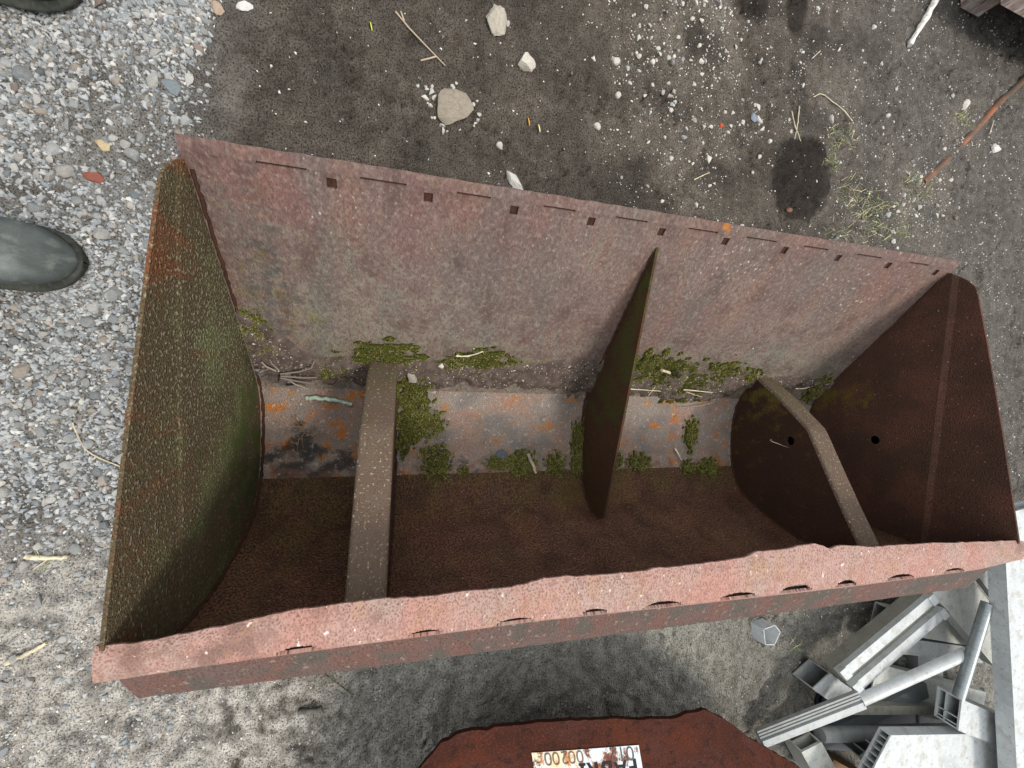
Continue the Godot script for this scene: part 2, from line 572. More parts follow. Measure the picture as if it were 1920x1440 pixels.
func build_ground() -> void:
	g_big = noise(11, .35); g_mid = noise(12, .35, 3, 3); g_fine = noise(13, .35, 3, 3); g_warp = noise(14, .3)
	g_cell = noise(15, .8, FastNoiseLite.TYPE_CELLULAR, 1)
	g_cell.cellular_return_type = FastNoiseLite.RETURN_DISTANCE2_SUB
	var x0 := -.85; var x1 := 2.25; var z0 := -1.5; var z1 := 1.5
	var st := .0045
	var nx := int((x1 - x0) / st)
	var nz := int((z1 - z0) / st)
	var v := PackedVector3Array(); var n := PackedVector3Array(); var c := PackedColorArray(); var ix := PackedInt32Array(); var uv := PackedVector2Array()
	var hs := PackedFloat32Array(); hs.resize((nx + 1) * (nz + 1))
	for j in nz + 1:
		for i in nx + 1: hs[j * (nx + 1) + i] = ground_h(x0 + (x1 - x0) * i / nx, z0 + (z1 - z0) * j / nz)
	var soil := lin(88, 83, 78)
	var soil2 := lin(114, 107, 100)
	var fines := lin(150, 149, 147)
	var pale := lin(144, 137, 128)
	var crust := lin(204, 201, 195)
	var clay := lin(196, 197, 190)
	var wet := lin(54, 50, 47)
	for j in nz + 1:
		for i in nx + 1:
			var x := x0 + (x1 - x0) * i / nx
			var z := z0 + (z1 - z0) * j / nz
			var k := j * (nx + 1) + i
			v.append(Vector3(x, hs[k], z))
			var hl := hs[k - 1] if i > 0 else hs[k]
			var hr := hs[k + 1] if i < nx else hs[k]
			var hu := hs[k - nx - 1] if j > 0 else hs[k]
			var hd := hs[k + nx + 1] if j < nz else hs[k]
			n.append(Vector3(hl - hr, 2.0 * st, hu - hd).normalized())
			uv.append(Vector2(x, z))
			var mott := g_mid.get_noise_2d(x * 22.0 + 5.0, z * 22.0)
			var fine := g_fine.get_noise_2d(x * 160.0, z * 160.0)
			var col := soil.lerp(soil2, clampf(.5 + mott * 1.3, 0.0, 1.0))
			col = col.lerp(fines, smoothstep(.75, 1.5, x + mott * .2) * .35)
			col = col.lerp(fines, fines_amount(x, z) * clampf(.85 + mott * 1.1, 0.0, 1.0))
			col = col.lerp(crust, smoothstep(.22, .4, z + mott * .08) * (1.0 - smoothstep(-.25, .05, x + mott * .1)) * clampf(.72 + fine * .8 + g_big.get_noise_2d(x * 55.0, z * 55.0) * 1.1, 0.0, 1.0))
			col = col.lerp(clay, smoothstep(.3, .4, z) * smoothstep(-.2, .1, x + mott * .1) * (1.0 - .5 * smoothstep(.6, .9, x)) * .9)
			col = col.lerp(pale, pale_amount(x, z) * clampf(.35 + mott * 1.2, 0.0, .7))
			col = col.lerp(wet, wet_amount(x, z) * .85)
			col = col * (1.0 + fine * .4)
			col.a = 1.0
			c.append(col)
	for j in nz:
		for i in nx:
			var a := j * (nx + 1) + i
			ix.append_array([a, a + 1, a + nx + 1, a + 1, a + nx + 2, a + nx + 1])
	# the same sheet runs on to the horizon
	var far := 120.0
	var ring := [Vector2(x0, z0), Vector2(x1, z0), Vector2(x1, z1), Vector2(x0, z1)]
	var outer := [Vector2(-far, -far), Vector2(far, -far), Vector2(far, far), Vector2(-far, far)]
	for k in 4:
		var b := v.size()
		for q in [ring[k], ring[(k + 1) % 4], outer[(k + 1) % 4], outer[k]]:
			v.append(Vector3(q.x, 0, q.y)); n.append(Vector3.UP); c.append(soil2.lerp(fines, .4)); uv.append(q)
		ix.append_array([b, b + 3, b + 1, b + 1, b + 3, b + 2])
	var w := 1024
	var tex := paint(w, w, Color8(206, 204, 201), [
		[Color8(158, 153, 148), noise_bytes(w, w, 21, .02, 3, 6, true), .40, .75, .7, null, 0.0, -.12],
		[Color8(255, 254, 251), noise_bytes(w, w, 22, .24, 3, 4, true), .52, .80, .8, null, 0.0, .22],
		[Color8(104, 99, 94), noise_bytes(w, w, 23, .20, 3, 4, true), .52, .80, .8, null, 0.0, -.28],
		[Color8(255, 255, 255), noise_bytes(w, w, 24, .25, 3, 2, true), .70, .88, .6, null, 0.0, .2],
		[Color8(70, 66, 62), noise_bytes(w, w, 25, .2, 3, 3, true), .68, .84, .6, null, 0.0, -.25]], 8.0, .25, true)
	var m := painted(tex, .95, .2, 1.5)
	m.vertex_color_use_as_albedo = true
	triplanar(m, .7, true)
	var g := part("ground", raw_mesh(v, n, uv, c, ix), m, self)
	tag(g, "muddy yard ground of damp soil, clay and grit", "ground", "", "structure")

# ---------------------------------------------------------------- bucket
const STEEL := .68   # one darkening tone for the bucket's rusted plates; heel and lip stay lighter
const XL := -.2455   # inner face of the end plate beside the boots
const XR := 1.0085    # inner face of the other end plate

func build_bucket() -> void:
	var b := thing("loader_bucket", "large rusty steel loader bucket lying open end up on the mud", "bucket", Vector3.ZERO)
	var dB := prof_at_z(.012)
	var dC := prof_at_z(.176)
	var dE: float = prof_d[-1]
	var len := XR - XL
	# --- floor plate with square bolt holes and weld slots
	var holes := [-.2125, -.0964, .02, .136, .2525, .3700, .4886, .6087, .7285, .8510, .9770]
	var slots := [[-.1763, -.1228], [-.063, -.0078], [.0562, .1012], [.1759, .2236], [.2869, .3394], [.4112, .4657], [.5211, .5814], [.6398, .6931], [.7608, .8193], [.8925, .9416]]
	var ex := []
	for h in holes: ex.append_array([h - .0058, h + .0058])
	for s in slots: ex.append_array([s[0], s[1]])
	var fx0 := XL - .006
	var fx1 := XR + .006
	var bend := noise(31, 2.2)
	var edge := noise(32, 25.0)
	var ss := lines(fx0, fx1, .012, ex)
	var ts := lines(0.0, dB, .012, [.0142, .0170, .0215, .0331])
	var floor_fn := func(x: float, d: float) -> Vector3:
		var q := prof(d)
		var nn := prof_n(maxf(d, .02))
		var k := bend.get_noise_2d(x * 3.0, d * 6.0) * .0014 * smoothstep(0.0, .05, d) * (1.0 - smoothstep(dB - .05, dB, d))
		q += nn * k
		if d < .0146: q += nn * .0013
		if d < .004: q += Vector2(.7, -.7) * edge.get_noise_1d(x) * .0014 + nn * -.0025
		return Vector3(x, q.y, q.x)
	var floor_skip := func(x: float, d: float) -> bool:
		if d > .0215 and d < .0331:
			for h in holes:
				if absf(x - h) < .0058 and h > -.2: return true
		if d > .0142 and d < .0170:
			for s in slots:
				if x > s[0] and x < s[1]: return true
		return false
	var fmesh := sheet(ss, ts, floor_fn, .0024, Vector3(0, .7, .7), floor_skip)
	var w := 1270
	var h := 360
	var low := zone_bytes(w, h, func(u: float, v: float) -> float: return smoothstep(.3, .9, v + .10 * sin(u * 9.0) + .15 * gauss(u, 0, .1, 0, .12, 1)))
	var top := zone_bytes(w, h, func(u: float, v: float) -> float: return 1.0 - smoothstep(.03, .5, v))
	var olive := zone_bytes(w, h, func(u: float, v: float) -> float: return gauss(u, v, .38, .85, .07, .12) + .8 * gauss(u, v, .66, .9, .1, .08) + .7 * gauss(u, v, .05, .55, .04, .4) + .5 * gauss(u, v, .5, .9, .06, .1) + .6 * gauss(u, v, .8, .93, .06, .07))
	var orange := zone_bytes(w, h, func(u: float, v: float) -> float: return gauss(u, v, .574, .015, .011, .03))
	var speck := zone_bytes(w, h, func(u: float, v: float) -> float: return .15 + .8 * gauss(u, v, .62, .15, .09, .2) + .7 * gauss(u, v, .86, .2, .12, .25) + .6 * gauss(u, v, .13, .12, .07, .12) + .5 * gauss(u, v, .4, .2, .08, .15))
	var smear := zone_bytes(w, h, func(u: float, v: float) -> float: return gauss(u, v, .05, .45, .03, .5) + .5 * gauss(u, v, .2, .7, .05, .2))
	var rosy := zone_bytes(w, h, func(u: float, v: float) -> float: return gauss(u, v, .75, .35, .3, .4) + .6 * gauss(u, v, .35, .25, .12, .25))
	var tex := paint(w, h, Color8(122, 104, 98), [
		[Color8(132, 92, 86), noise_bytes(w, h, 41, .006, 3, 5), .35, .75, .85, top, .3, 0.0],
		[Color8(146, 122, 111), noise_bytes(w, h, 40, .008, 3, 5), .25, .8, .8, rosy, .4, 0.0],
		[Color8(110, 104, 100), streak_bytes(w, h, 42, .012, 3.0), .46, .80, .75, null, 0.0, 0.0],
		[Color8(140, 104, 88), streak_bytes(w, h, 43, .02, 5.0), .6, .85, .4, null, 0.0, 0.0],
		[Color8(144, 136, 121), noise_bytes(w, h, 44, .05, 3, 5), .10, .62, .92, low, .55, .05],
		[Color8(112, 116, 104), streak_bytes(w, h, 39, .02, 4.0), .45, .7, .6, low, .35, .05],
		[Color8(128, 120, 56), noise_bytes(w, h, 45, .03, 3, 5), .3, .75, .8, olive, .55, .1],
		[Color8(88, 92, 88), noise_bytes(w, h, 46, .05, 3, 4), .3, .7, .8, smear, .6, .1],
		[Color8(78, 56, 52), noise_bytes(w, h, 47, .40, 2, 1), .32, .04, .5, null, 0.0, -.22, 1.3],
		[Color8(86, 66, 61), noise_bytes(w, h, 38, .02, 3, 6), .56, .80, .5, null, 0.0, -.05],
		[Color8(92, 74, 68), noise_bytes(w, h, 37, .16, 3, 4), .52, .76, .55, null, 0.0, -.12],
		[Color8(160, 142, 130), noise_bytes(w, h, 36, .14, 3, 4), .54, .78, .5, null, 0.0, .1],
		[Color8(164, 150, 140), noise_bytes(w, h, 48, .4, 5, 2), .62, .85, .3, null, 0.0, .12, .3],
		[Color8(206, 122, 44), noise_bytes(w, h, 49, .06, 3, 4), .25, .6, .85, orange, .6, .05],
		[Color8(214, 210, 200), noise_bytes(w, h, 50, .17, 3, 3), .66, .78, .85, speck, .22, .3, .15]], 2.2)
	var mf := toned(painted(tex, .8, .35), STEEL)
	part("floor_plate", fmesh, mf, b)
	part("blade_backing", sheet(lines(fx0 + .002, fx1 - .002, .05), lines(.003, .09, .01), func(x: float, d: float) -> Vector3: return on_bucket(x, d, -.0031), .008, Vector3(0, .7, .7)), M.weld, b)
	# --- weld bead and worn blade strip are one piece with the plate; heel strip
	var hs := lines(fx0, fx1, .02)
	var htex := paint(1270, 180, Color8(146, 134, 124), [
		[Color8(156, 126, 110), noise_bytes(1270, 180, 61, .012, 3, 4), .45, .7, .8, null, 0.0, 0.0],
		[Color8(122, 114, 110), noise_bytes(1270, 180, 62, .02, 3, 5), .5, .7, .8, null, 0.0, 0.0],
		[Color8(196, 106, 30), noise_bytes(1270, 180, 63, .032, 3, 5), .57, .74, .85, zone_bytes(1270, 180, func(u: float, v: float) -> float: return gauss(u, v, .02, .45, .04, .4) + gauss(u, v, .13, .4, .05, .35) + .45 + .5 * gauss(u, v, .66, .3, .05, .3) + .4 * gauss(u, v, .78, .6, .06, .3)), .22, .08],
		[Color8(70, 60, 54), noise_bytes(1270, 180, 64, .42, 2, 1), .34, .04, .6, null, 0.0, -.25, 1.3],
		[Color8(50, 45, 41), noise_bytes(1270, 180, 67, .03, 3, 4), .3, .6, .85, zone_bytes(1270, 180, func(u: float, v: float) -> float: return (ell(u, v, .06, .85, .075, .22, .4) + ell(u, v, .055, .6, .018, .25, .5) + .5 * ell(u, v, .3, .9, .03, .1, .5)) * (1.0 if u < .5 else .6)), .6, .1],
		[Color8(120, 84, 70), noise_bytes(1270, 180, 66, .05, 3, 3), .3, .7, .8, zone_bytes(1270, 180, func(u: float, v: float) -> float: return smoothstep(.7, 1.0, v)), .6, 0.0],
		[Color8(196, 192, 186), noise_bytes(1270, 180, 65, .12, 3, 3), .7, .82, .6, null, 0.0, .2]], 3.0)
	part("heel_plate", sheet(hs, lines(dB, dC, .01), func(x: float, d: float) -> Vector3: return on_bucket(x, d, -.0005), .007, Vector3.UP), toned(painted(htex, .7, .4), .82), b)
	# --- curved back plate
	var bh := 330
	var btex := paint(1270, bh, Color8(102, 72, 58), [
		[Color8(118, 78, 60), noise_bytes(1270, bh, 71, .008, 3, 3), .4, .7, .8, null, 0.0, 0.0],
		[Color8(100, 88, 48), noise_bytes(1270, bh, 72, .02, 3, 4), .2, .7, .8, zone_bytes(1270, bh, func(u: float, v: float) -> float: return (1.0 - smoothstep(.0, .35, v)) * .95 + gauss(u, v, .08, .3, .1, .16) + .7 * gauss(u, v, .44, .1, .08, .18)), .6, .05],
		[Color8(52, 34, 28), noise_bytes(1270, bh, 73, .30, 2, 1), .46, .05, .8, null, 0.0, -.35, 1.2],
		[Color8(64, 44, 36), noise_bytes(1270, bh, 77, .02, 3, 6), .5, .75, .6, null, 0.0, 0.0],
		[Color8(118, 98, 60), noise_bytes(1270, bh, 78, .01, 3, 6), .5, .8, .25, null, 0.0, 0.0],
		[Color8(150, 112, 92), noise_bytes(1270, bh, 74, .35, 3, 3), .58, .80, .55, null, 0.0, .2, .6],
		[Color8(190, 180, 168), noise_bytes(1270, bh, 75, .2, 3, 2), .86, .92, .8, null, 0.0, .2, .15]], 3.5)
	part("back_plate", sheet(hs, lines(dC, dE, .01), func(x: float, d: float) -> Vector3: return on_bucket(x, d, 0.0), .006, Vector3(0, .3, -1)), toned(painted(btex, .85, .3), STEEL), b)
	# --- end plates, joggled along the mouth
	var outline := PackedVector2Array([Vector2(-.245, .2925), Vector2(-.2265, .3135), Vector2(-.2115, .3245), Vector2(-.2025, .3275), Vector2(-.10, .3425), Vector2(.05, .3625), Vector2(.2375, .385), Vector2(.262, .382)])
	for i in range(60, -1, -1):
		var q := prof(lerpf(.028, dE - .012, i / 60.0))
		outline.append(q - prof_n(lerpf(.028, dE - .012, i / 60.0)) * .001)
	var c0 := Vector2(-.1295, .2875)
	var c1 := Vector2(.226, .2605)
	var cn := Vector2(-(c1 - c0).y, (c1 - c0).x).normalized()
	var jog := func(q: Vector2) -> float: return smoothstep(0.0, 1.0, clampf((q - c0).dot(cn) / .008, 0.0, 1.0)) * .0055
	var cuts := [[c0, cn], [c0 + cn * .008, cn]]
	for side in 2:
		var xin: float = XL if side == 0 else XR
		var dir := -1.0 if side == 0 else 1.0
		var pm := plate(outline, func(q: Vector2) -> float: return xin + dir * (jog.call(q) * (1.0 if side == 1 else .3) + (0.0 if side == 1 else .0036)), dir * .0038, [[Vector2(.0942, .171), .0095]] if side == 1 else [], cuts.duplicate(true))
		var pw := 560
		var ph := 400
		var t2: Array
		if side == 0:
			t2 = paint(pw, ph, Color8(98, 84, 62), [
				[Color8(112, 116, 74), noise_bytes(pw, ph, 81, .012, 3, 4), .28, .7, .9, zone_bytes(pw, ph, func(u: float, v: float) -> float: return .25 + .75 * (1.0 - smoothstep(.35, .8, v)) * (1.0 - .5 * smoothstep(.6, .9, u))), .45, .05],
				[Color8(132, 78, 50), streak_bytes(pw, ph, 82, .02, 4.0), .35, .7, .75, zone_bytes(pw, ph, func(u: float, v: float) -> float: return smoothstep(.55, .95, v + .1 * sin(u * 12.0)) * (1.0 - .5 * smoothstep(.6, .9, u)) + .5 * gauss(u, v, .3, .2, .1, .1)), .45, 0.0],
				[Color8(58, 44, 34), noise_bytes(pw, ph, 83, .42, 2, 1), .34, .04, .6, null, 0.0, -.25, 1.3],
				[Color8(166, 170, 146), noise_bytes(pw, ph, 84, .22, 3, 5), .50, .74, .75, zone_bytes(pw, ph, func(u: float, v: float) -> float: return .5 + .5 * gauss(u, v, .35, .5, .25, .35)), .25, .25],
				[Color8(72, 86, 40), noise_bytes(pw, ph, 85, .03, 3, 4), .35, .7, .8, zone_bytes(pw, ph, func(u: float, v: float) -> float: return gauss(u, v, .6, .15, .3, .2) + .6 * gauss(u, v, .75, .4, .2, .3)), .5, .1]], 3.5)
		else:
			t2 = paint(pw, ph, Color8(94, 66, 55), [
				[Color8(110, 74, 60), noise_bytes(pw, ph, 91, .01, 3, 4), .4, .7, .9, null, 0.0, 0.0],
				[Color8(76, 58, 48), noise_bytes(pw, ph, 92, .012, 3, 5), .45, .75, .6, null, 0.0, 0.0],
				[Color8(118, 104, 40), noise_bytes(pw, ph, 93, .03, 3, 4), .25, .7, .8, zone_bytes(pw, ph, func(u: float, v: float) -> float: return gauss(u, v, .46, .22, .09, .3)), .6, .1],
				[Color8(56, 36, 32), noise_bytes(pw, ph, 94, .42, 2, 1), .34, .04, .6, null, 0.0, -.25, 1.3],
				[Color8(190, 170, 150), noise_bytes(pw, ph, 95, .2, 3, 2), .86, .92, .8, null, 0.0, .2, .15]], 3.5)
		var pl := part("end_plate", pm, toned(painted(t2, .85, .3), STEEL), b)
		if side == 1:
			var boss := new_st()
			tube_lug(boss, Vector3(XR + .0045, .171, .0942), .02, .012)
			part("pin_boss", boss.commit(), M.rust, pl)
		if side == 0: pl.set_meta("label", "end plate grown over with green algae and pale lichen")
	for side in 2:
		var wr := RandomNumberGenerator.new()
		wr.seed = 40 + side
		var wp := []
		var wrad := []
		for i in 150:
			var d := lerpf(.035, dE - .05, i / 149.0)
			wp.append(on_bucket(XL + .001 if side == 0 else XR - .001, d, .0008) + Vector3(wr.randf_range(-.0008, .0008), wr.randf_range(-.0006, .0006), wr.randf_range(-.0006, .0006)))
			wrad.append(wr.randf_range(.0016, .0030))
		part("weld_bead", tube(wp, wrad, 7), M.weld, b)
	# rounded lug outside the end plate beside the boots
	var lug := new_st()
	tube_lug(lug, Vector3(XL - .0055, .333, .045), .017, -.012)
	part("pivot_lug", lug.commit(), M.rust, b)
	# --- ribs: folded channels, and one thin gusset
	var free := [Vector2(-.036, .083), Vector2(.0045, .136), Vector2(.068, .205), Vector2(.150, .2445), Vector2(.207, .273), Vector2(.262, .302), Vector2(.286, .315)]
	for r in [[-.0640, -.0170], [.7735, .8190]]:
		build_rib(b, free, r[0], r[1])
	var gus := PackedVector2Array([Vector2(-.2265, .2715), Vector2(.2490, .1215), Vector2(.2550, .098)])
	for i in range(24, -1, -1): gus.append(prof(lerpf(.052, prof_at_z(.251), i / 24.0)))
	var gtex := paint(480, 260, Color8(80, 58, 42), [
		[Color8(94, 60, 42), noise_bytes(480, 260, 101, .03, 3, 5), .4, .7, .9, null, 0.0, 0.0],
		[Color8(78, 80, 38), noise_bytes(480, 260, 102, .025, 3, 4), .25, .7, .85, zone_bytes(480, 260, func(u: float, v: float) -> float: return 1.0 - smoothstep(.1, .55, absf(v - (1.0 - u * 1.1)) + (.3 if u > .6 else 0.0))), .5, .08],
		[Color8(54, 38, 30), noise_bytes(480, 260, 103, .42, 2, 1), .34, .04, .6, null, 0.0, -.25, 1.3],
		[Color8(178, 170, 130), noise_bytes(480, 260, 104, .2, 3, 2), .86, .92, .7, null, 0.0, .2, .15]], 3.5)
	part("gusset_plate", plate(gus, func(q: Vector2) -> float: return .3730 + .004 * sin((q.x + .23) * 6.0), .0042, [], []), toned(painted(gtex, .85, .3), STEEL), b)
	for wx0 in [-.0655, -.0155, .7720, .8205, .3722, .3780]:
		var wr := RandomNumberGenerator.new()
		wr.seed = int(wx0 * 1000.0) + 500
		var wp := []
		var wrad := []
		var gus_weld: bool = wx0 > .3 and wx0 < .4
		for i in 90:
			var d := lerpf(.06 if gus_weld else prof_at_z(-.03), prof_at_z(.25) if gus_weld else dE - .09, i / 89.0)
			wp.append(on_bucket(wx0, d, .0006) + Vector3(wr.randf_range(-.001, .001), wr.randf_range(-.0006, .0006), wr.randf_range(-.0006, .0006)))
			wrad.append(wr.randf_range(.0014, .0034))
		part("weld_bead", tube(wp, wrad, 6), M.weld, b)
	# --- lip: torn inner edge, and the rear flange below it
	var tear := [[-.2585, .2385], [-.2331, .2414], [-.197, .2382], [-.159, .2333], [-.1325, .230], [-.1027, .2259], [-.0666, .2253], [-.0131, .2243], [.0276, .227], [.0673, .2255], [.1152, .227], [.137, .2244], [.1592, .220], [.1855, .2206], [.2549, .2234], [.2954, .2239], [.3051, .2208], [.3454, .2224], [.4452, .2199], [.4626, .2135], [.5127, .2138], [.5362, .2104], [.5652, .2096], [.5801, .2137], [.5973, .2196], [.6134, .2155], [.6789, .2227], [.817, .2273], [1.0123, .2375], [1.032, .239]]
	var fedge := [[-.2585, .2735], [-.1935, .2715], [-.0558, .2705], [.149, .270], [.3498, .2745], [.6432, .2795], [.9144, .2800], [1.032, .2715]]
	var rag := noise(111, 60.0)
	var lip_fn := func(x: float, t: float) -> Vector3:
		var zi := table(tear, x) + rag.get_noise_1d(x) * .0012
		var zo := table(fedge, x)
		var z := lerpf(zi, zo, t)
		var y := .3855 - .002 * t * t + bend.get_noise_2d(x * 5.0, 3.0) * .002 * (1.0 - t) - .0035 * (1.0 - smoothstep(0.0, .25, t)) - .004 * smoothstep(.93, 1.0, t)
		return Vector3(x, y, z)
	var wslots := [[-.115, -.075], [.008, .046], [.103, .148], [.206, .243], [.290, .347], [.403, .463], [.505, .560], [.606, .645], [.705, .765], [.83, .88]]
	var lip_skip := func(x: float, t: float) -> bool:
		for s in wslots:
			var u: float = (x - (s[0] + s[1]) * .5) / ((s[1] - s[0]) * .5)
			if absf(u) < 1.0 and t < .935 and t > .935 - .15 * sqrt(1.0 - u * u): return true
		return false
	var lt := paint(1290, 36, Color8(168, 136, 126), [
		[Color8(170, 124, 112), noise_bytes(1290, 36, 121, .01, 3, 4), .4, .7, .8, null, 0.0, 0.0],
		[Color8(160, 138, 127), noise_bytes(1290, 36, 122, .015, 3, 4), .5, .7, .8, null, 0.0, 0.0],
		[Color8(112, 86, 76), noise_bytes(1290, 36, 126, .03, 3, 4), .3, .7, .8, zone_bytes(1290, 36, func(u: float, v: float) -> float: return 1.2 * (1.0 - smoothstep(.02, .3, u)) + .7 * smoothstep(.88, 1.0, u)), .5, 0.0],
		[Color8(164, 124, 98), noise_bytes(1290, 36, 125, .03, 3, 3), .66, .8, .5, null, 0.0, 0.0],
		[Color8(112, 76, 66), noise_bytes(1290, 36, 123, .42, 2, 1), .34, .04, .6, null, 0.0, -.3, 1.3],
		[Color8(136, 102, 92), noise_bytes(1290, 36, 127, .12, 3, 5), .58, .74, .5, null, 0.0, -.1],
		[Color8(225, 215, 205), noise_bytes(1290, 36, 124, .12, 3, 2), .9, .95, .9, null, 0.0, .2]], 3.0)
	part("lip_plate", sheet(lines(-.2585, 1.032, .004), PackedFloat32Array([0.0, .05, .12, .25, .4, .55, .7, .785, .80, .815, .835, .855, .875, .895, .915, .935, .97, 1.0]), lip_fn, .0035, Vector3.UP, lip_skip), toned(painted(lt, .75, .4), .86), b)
	var flange_fn := func(x: float, t: float) -> Vector3:
		var zo := lerpf(.3185, .3335, (x + .24) / 1.22)
		var zi := table(fedge, x) - .0015
		return Vector3(x, lerpf(.3752, .3415, pow(t, 1.15)), lerpf(zi, zo, t) + (rag.get_noise_1d(x + 5.0) * .001 if t > .9 else 0.0))
	var rt := paint(1240, 46, Color8(112, 92, 86), [
		[Color8(122, 88, 78), noise_bytes(1240, 46, 131, .02, 3, 4), .42, .7, .8, null, 0.0, 0.0],
		[Color8(92, 90, 82), noise_bytes(1240, 46, 132, .025, 3, 4), .5, .7, .8, null, 0.0, 0.0],
		[Color8(72, 50, 44), noise_bytes(1240, 46, 133, .42, 2, 1), .34, .04, .6, null, 0.0, -.25, 1.3],
		[Color8(170, 156, 140), noise_bytes(1240, 46, 134, .12, 3, 3), .7, .82, .6, null, 0.0, .2]], 3.0)
	part("rear_flange", sheet(lines(-.2465, .972, .012), lines(0.0, 1.0, .125), flange_fn, .006, Vector3(0, .8, .5)), toned(painted(rt, .8, .35), STEEL), b)

func table(a: Array, x: float) -> float:
	for i in range(1, a.size()):
		if x <= a[i][0]: return lerpf(a[i - 1][1], a[i][1], clampf((x - a[i - 1][0]) / (a[i][0] - a[i - 1][0]), 0.0, 1.0))
	return a[-1][1]

func tube_lug(st: SurfaceTool, c: Vector3, r: float, depth: float) -> void:
	var k := 28
	var prof_r := [[0.0, 1.0], [.75, 1.0], [.95, .93], [1.0, .8], [1.0, 0.0]]
	for i in prof_r.size() - 1:
		for j in k:
			var q := []
			for e in [[i, j], [i + 1, j], [i, j + 1], [i + 1, j + 1]]:
				var an: float = TAU * e[1] / k
				var pr: Array = prof_r[e[0]]
				q.append([c + Vector3(depth * pr[0], sin(an) * r * pr[1] , cos(an) * r * pr[1] * 1.5), Vector3(signf(depth) * (1.0 if i > 1 else .2), sin(an), cos(an)).normalized()])
			for m in [0, 1, 2, 2, 1, 3]:
				st.set_normal(q[m][1])
				st.add_vertex(q[m][0])

func build_rib(b: Node3D, free: Array, xa: float, xb: float) -> void:
	var web := PackedVector2Array()
	for q in free: web.append(q)
	var d0 := prof_at_z(-.036)
	var d1: float = prof_d[-1] - .06
	for i in range(30, -1, -1): web.append(prof(lerpf(d0 + .004, d1, i / 30.0)))
	var rib := Node3D.new()
	rib.name = "rib"
	b.add_child(rib, true)
	var s := 200 + int(xa * 50.0)
	var t := paint(420, 300, Color8(74, 52, 41), [
		[Color8(86, 57, 45), noise_bytes(420, 300, s, .012, 3, 4), .4, .7, .8, null, 0.0, 0.0],
		[Color8(118, 108, 46), noise_bytes(420, 300, s + 1, .03, 3, 4), .25, .7, .85, zone_bytes(420, 300, func(u: float, v: float) -> float: return gauss(u, v, .12, .25, .14, .22) + .35 * gauss(u, v, .3, .4, .2, .3)), .5, .08],
		[Color8(50, 34, 28), noise_bytes(420, 300, s + 2, .42, 2, 1), .34, .04, .6, null, 0.0, -.25, 1.3],
		[Color8(150, 140, 112), noise_bytes(420, 300, s + 3, .2, 3, 2), .86, .92, .6, null, 0.0, .2, .15]], 3.5)
	var mw := toned(painted(t, .85, .3), STEEL)
	part("web", plate(web, func(_q: Vector2) -> float: return xa, .005, [[Vector2(.0952, .1675), .0095]], []), mw, rib)
	part("web", plate(web, func(_q: Vector2) -> float: return xb - .005, .005, [[Vector2(.0952, .1675), .0095]], []), mw, rib)
	# folded face with rounded long edges, following the bent free edge
	var cum := [0.0]
	for i in range(1, free.size()): cum.append(cum[-1] + free[i].distance_to(free[i - 1]))
	var wdt := xb - xa
	var face := func(u: float, d: float) -> Vector3:
		var i := 1
		while i < free.size() - 1 and d > cum[i]: i += 1
		var q: Vector2 = free[i - 1].lerp(free[i], clampf((d - cum[i - 1]) / (cum[i] - cum[i - 1]), 0.0, 1.0))
		var tn: Vector2 = ((free[mini(i, free.size() - 1)] as Vector2) - (free[i - 1] as Vector2)).normalized()
		var nr := Vector2(-tn.y, tn.x)
		var e := minf(u, wdt - u)
		var drop := .0 if e > .006 else .006 - sqrt(maxf(0.0, .000036 - (.006 - e) * (.006 - e)))
		q += nr * (.0035 - drop)
		return Vector3(xa - .0008 + u * (wdt + .0016) / wdt, q.y, q.x)
	var us := PackedFloat32Array([0.0, .0006, .0018, .0036, .006, wdt * .35, wdt * .5, wdt * .65, wdt - .006, wdt - .0036, wdt - .0018, wdt - .0006, wdt])
	var ft := paint(64, 480, Color8(114, 97, 83), [
		[Color8(106, 100, 68), noise_bytes(64, 480, s + 5, .03, 3, 4), .25, .7, .8, zone_bytes(64, 480, func(u: float, v: float) -> float: return (1.0 - smoothstep(.1, .5, v)) * 1.1), .5, .05],
		[Color8(112, 90, 78), noise_bytes(64, 480, s + 6, .03, 3, 4), .5, .7, .7, null, 0.0, 0.0],
		[Color8(80, 60, 50), noise_bytes(64, 480, s + 7, .42, 2, 1), .34, .04, .6, null, 0.0, -.25, 1.3],
		[Color8(188, 190, 150), noise_bytes(64, 480, s + 8, .2, 3, 3), .74, .84, .8, null, 0.0, .2, .2]], 3.0)
	part("folded_face", sheet(us, lines(0.0, cum[-1], .01), face, .004, Vector3(0, .8, -.5)), toned(painted(ft, .8, .35), STEEL), rib)

# ---------------------------------------------------------------- soil, moss and litter in the bucket
func soil_depth(x: float, d: float, n1: FastNoiseLite, n2: FastNoiseLite) -> float:
	var wob := n1.get_noise_2d(x * 40.0, d * 40.0)
	var lo := .308 + .012 * wob
	var hi := .372 + .02 * wob
	if x < -.16: lo = lerpf(.225, lo, smoothstep(-.245, -.15, x))
	var near_gusset := gauss(x, 0, .33, 0, .06, 1)
	lo -= near_gusset * .022
	hi += near_gusset * .016
	if x > .37:
		hi += .022 * gauss(x, 0, .6, 0, .14, 1)
		lo -= .012
	if x > .74:
		hi -= .02
		lo += .016
	var k := smoothstep(lo - .008, lo + .014, d) * (1.0 - smoothstep(hi - .02, hi + .006, d))
	var p2 := 0.0
	var wall := .7 * gauss(x, d, 1.0, .36, .03, .04)
	k = maxf(maxf(k, p2), wall)
	return k * (.006 + .0035 * wob) + n2.get_noise_2d(x * 300.0, d * 300.0) * .0018 * k - .0025 * (1.0 - k)

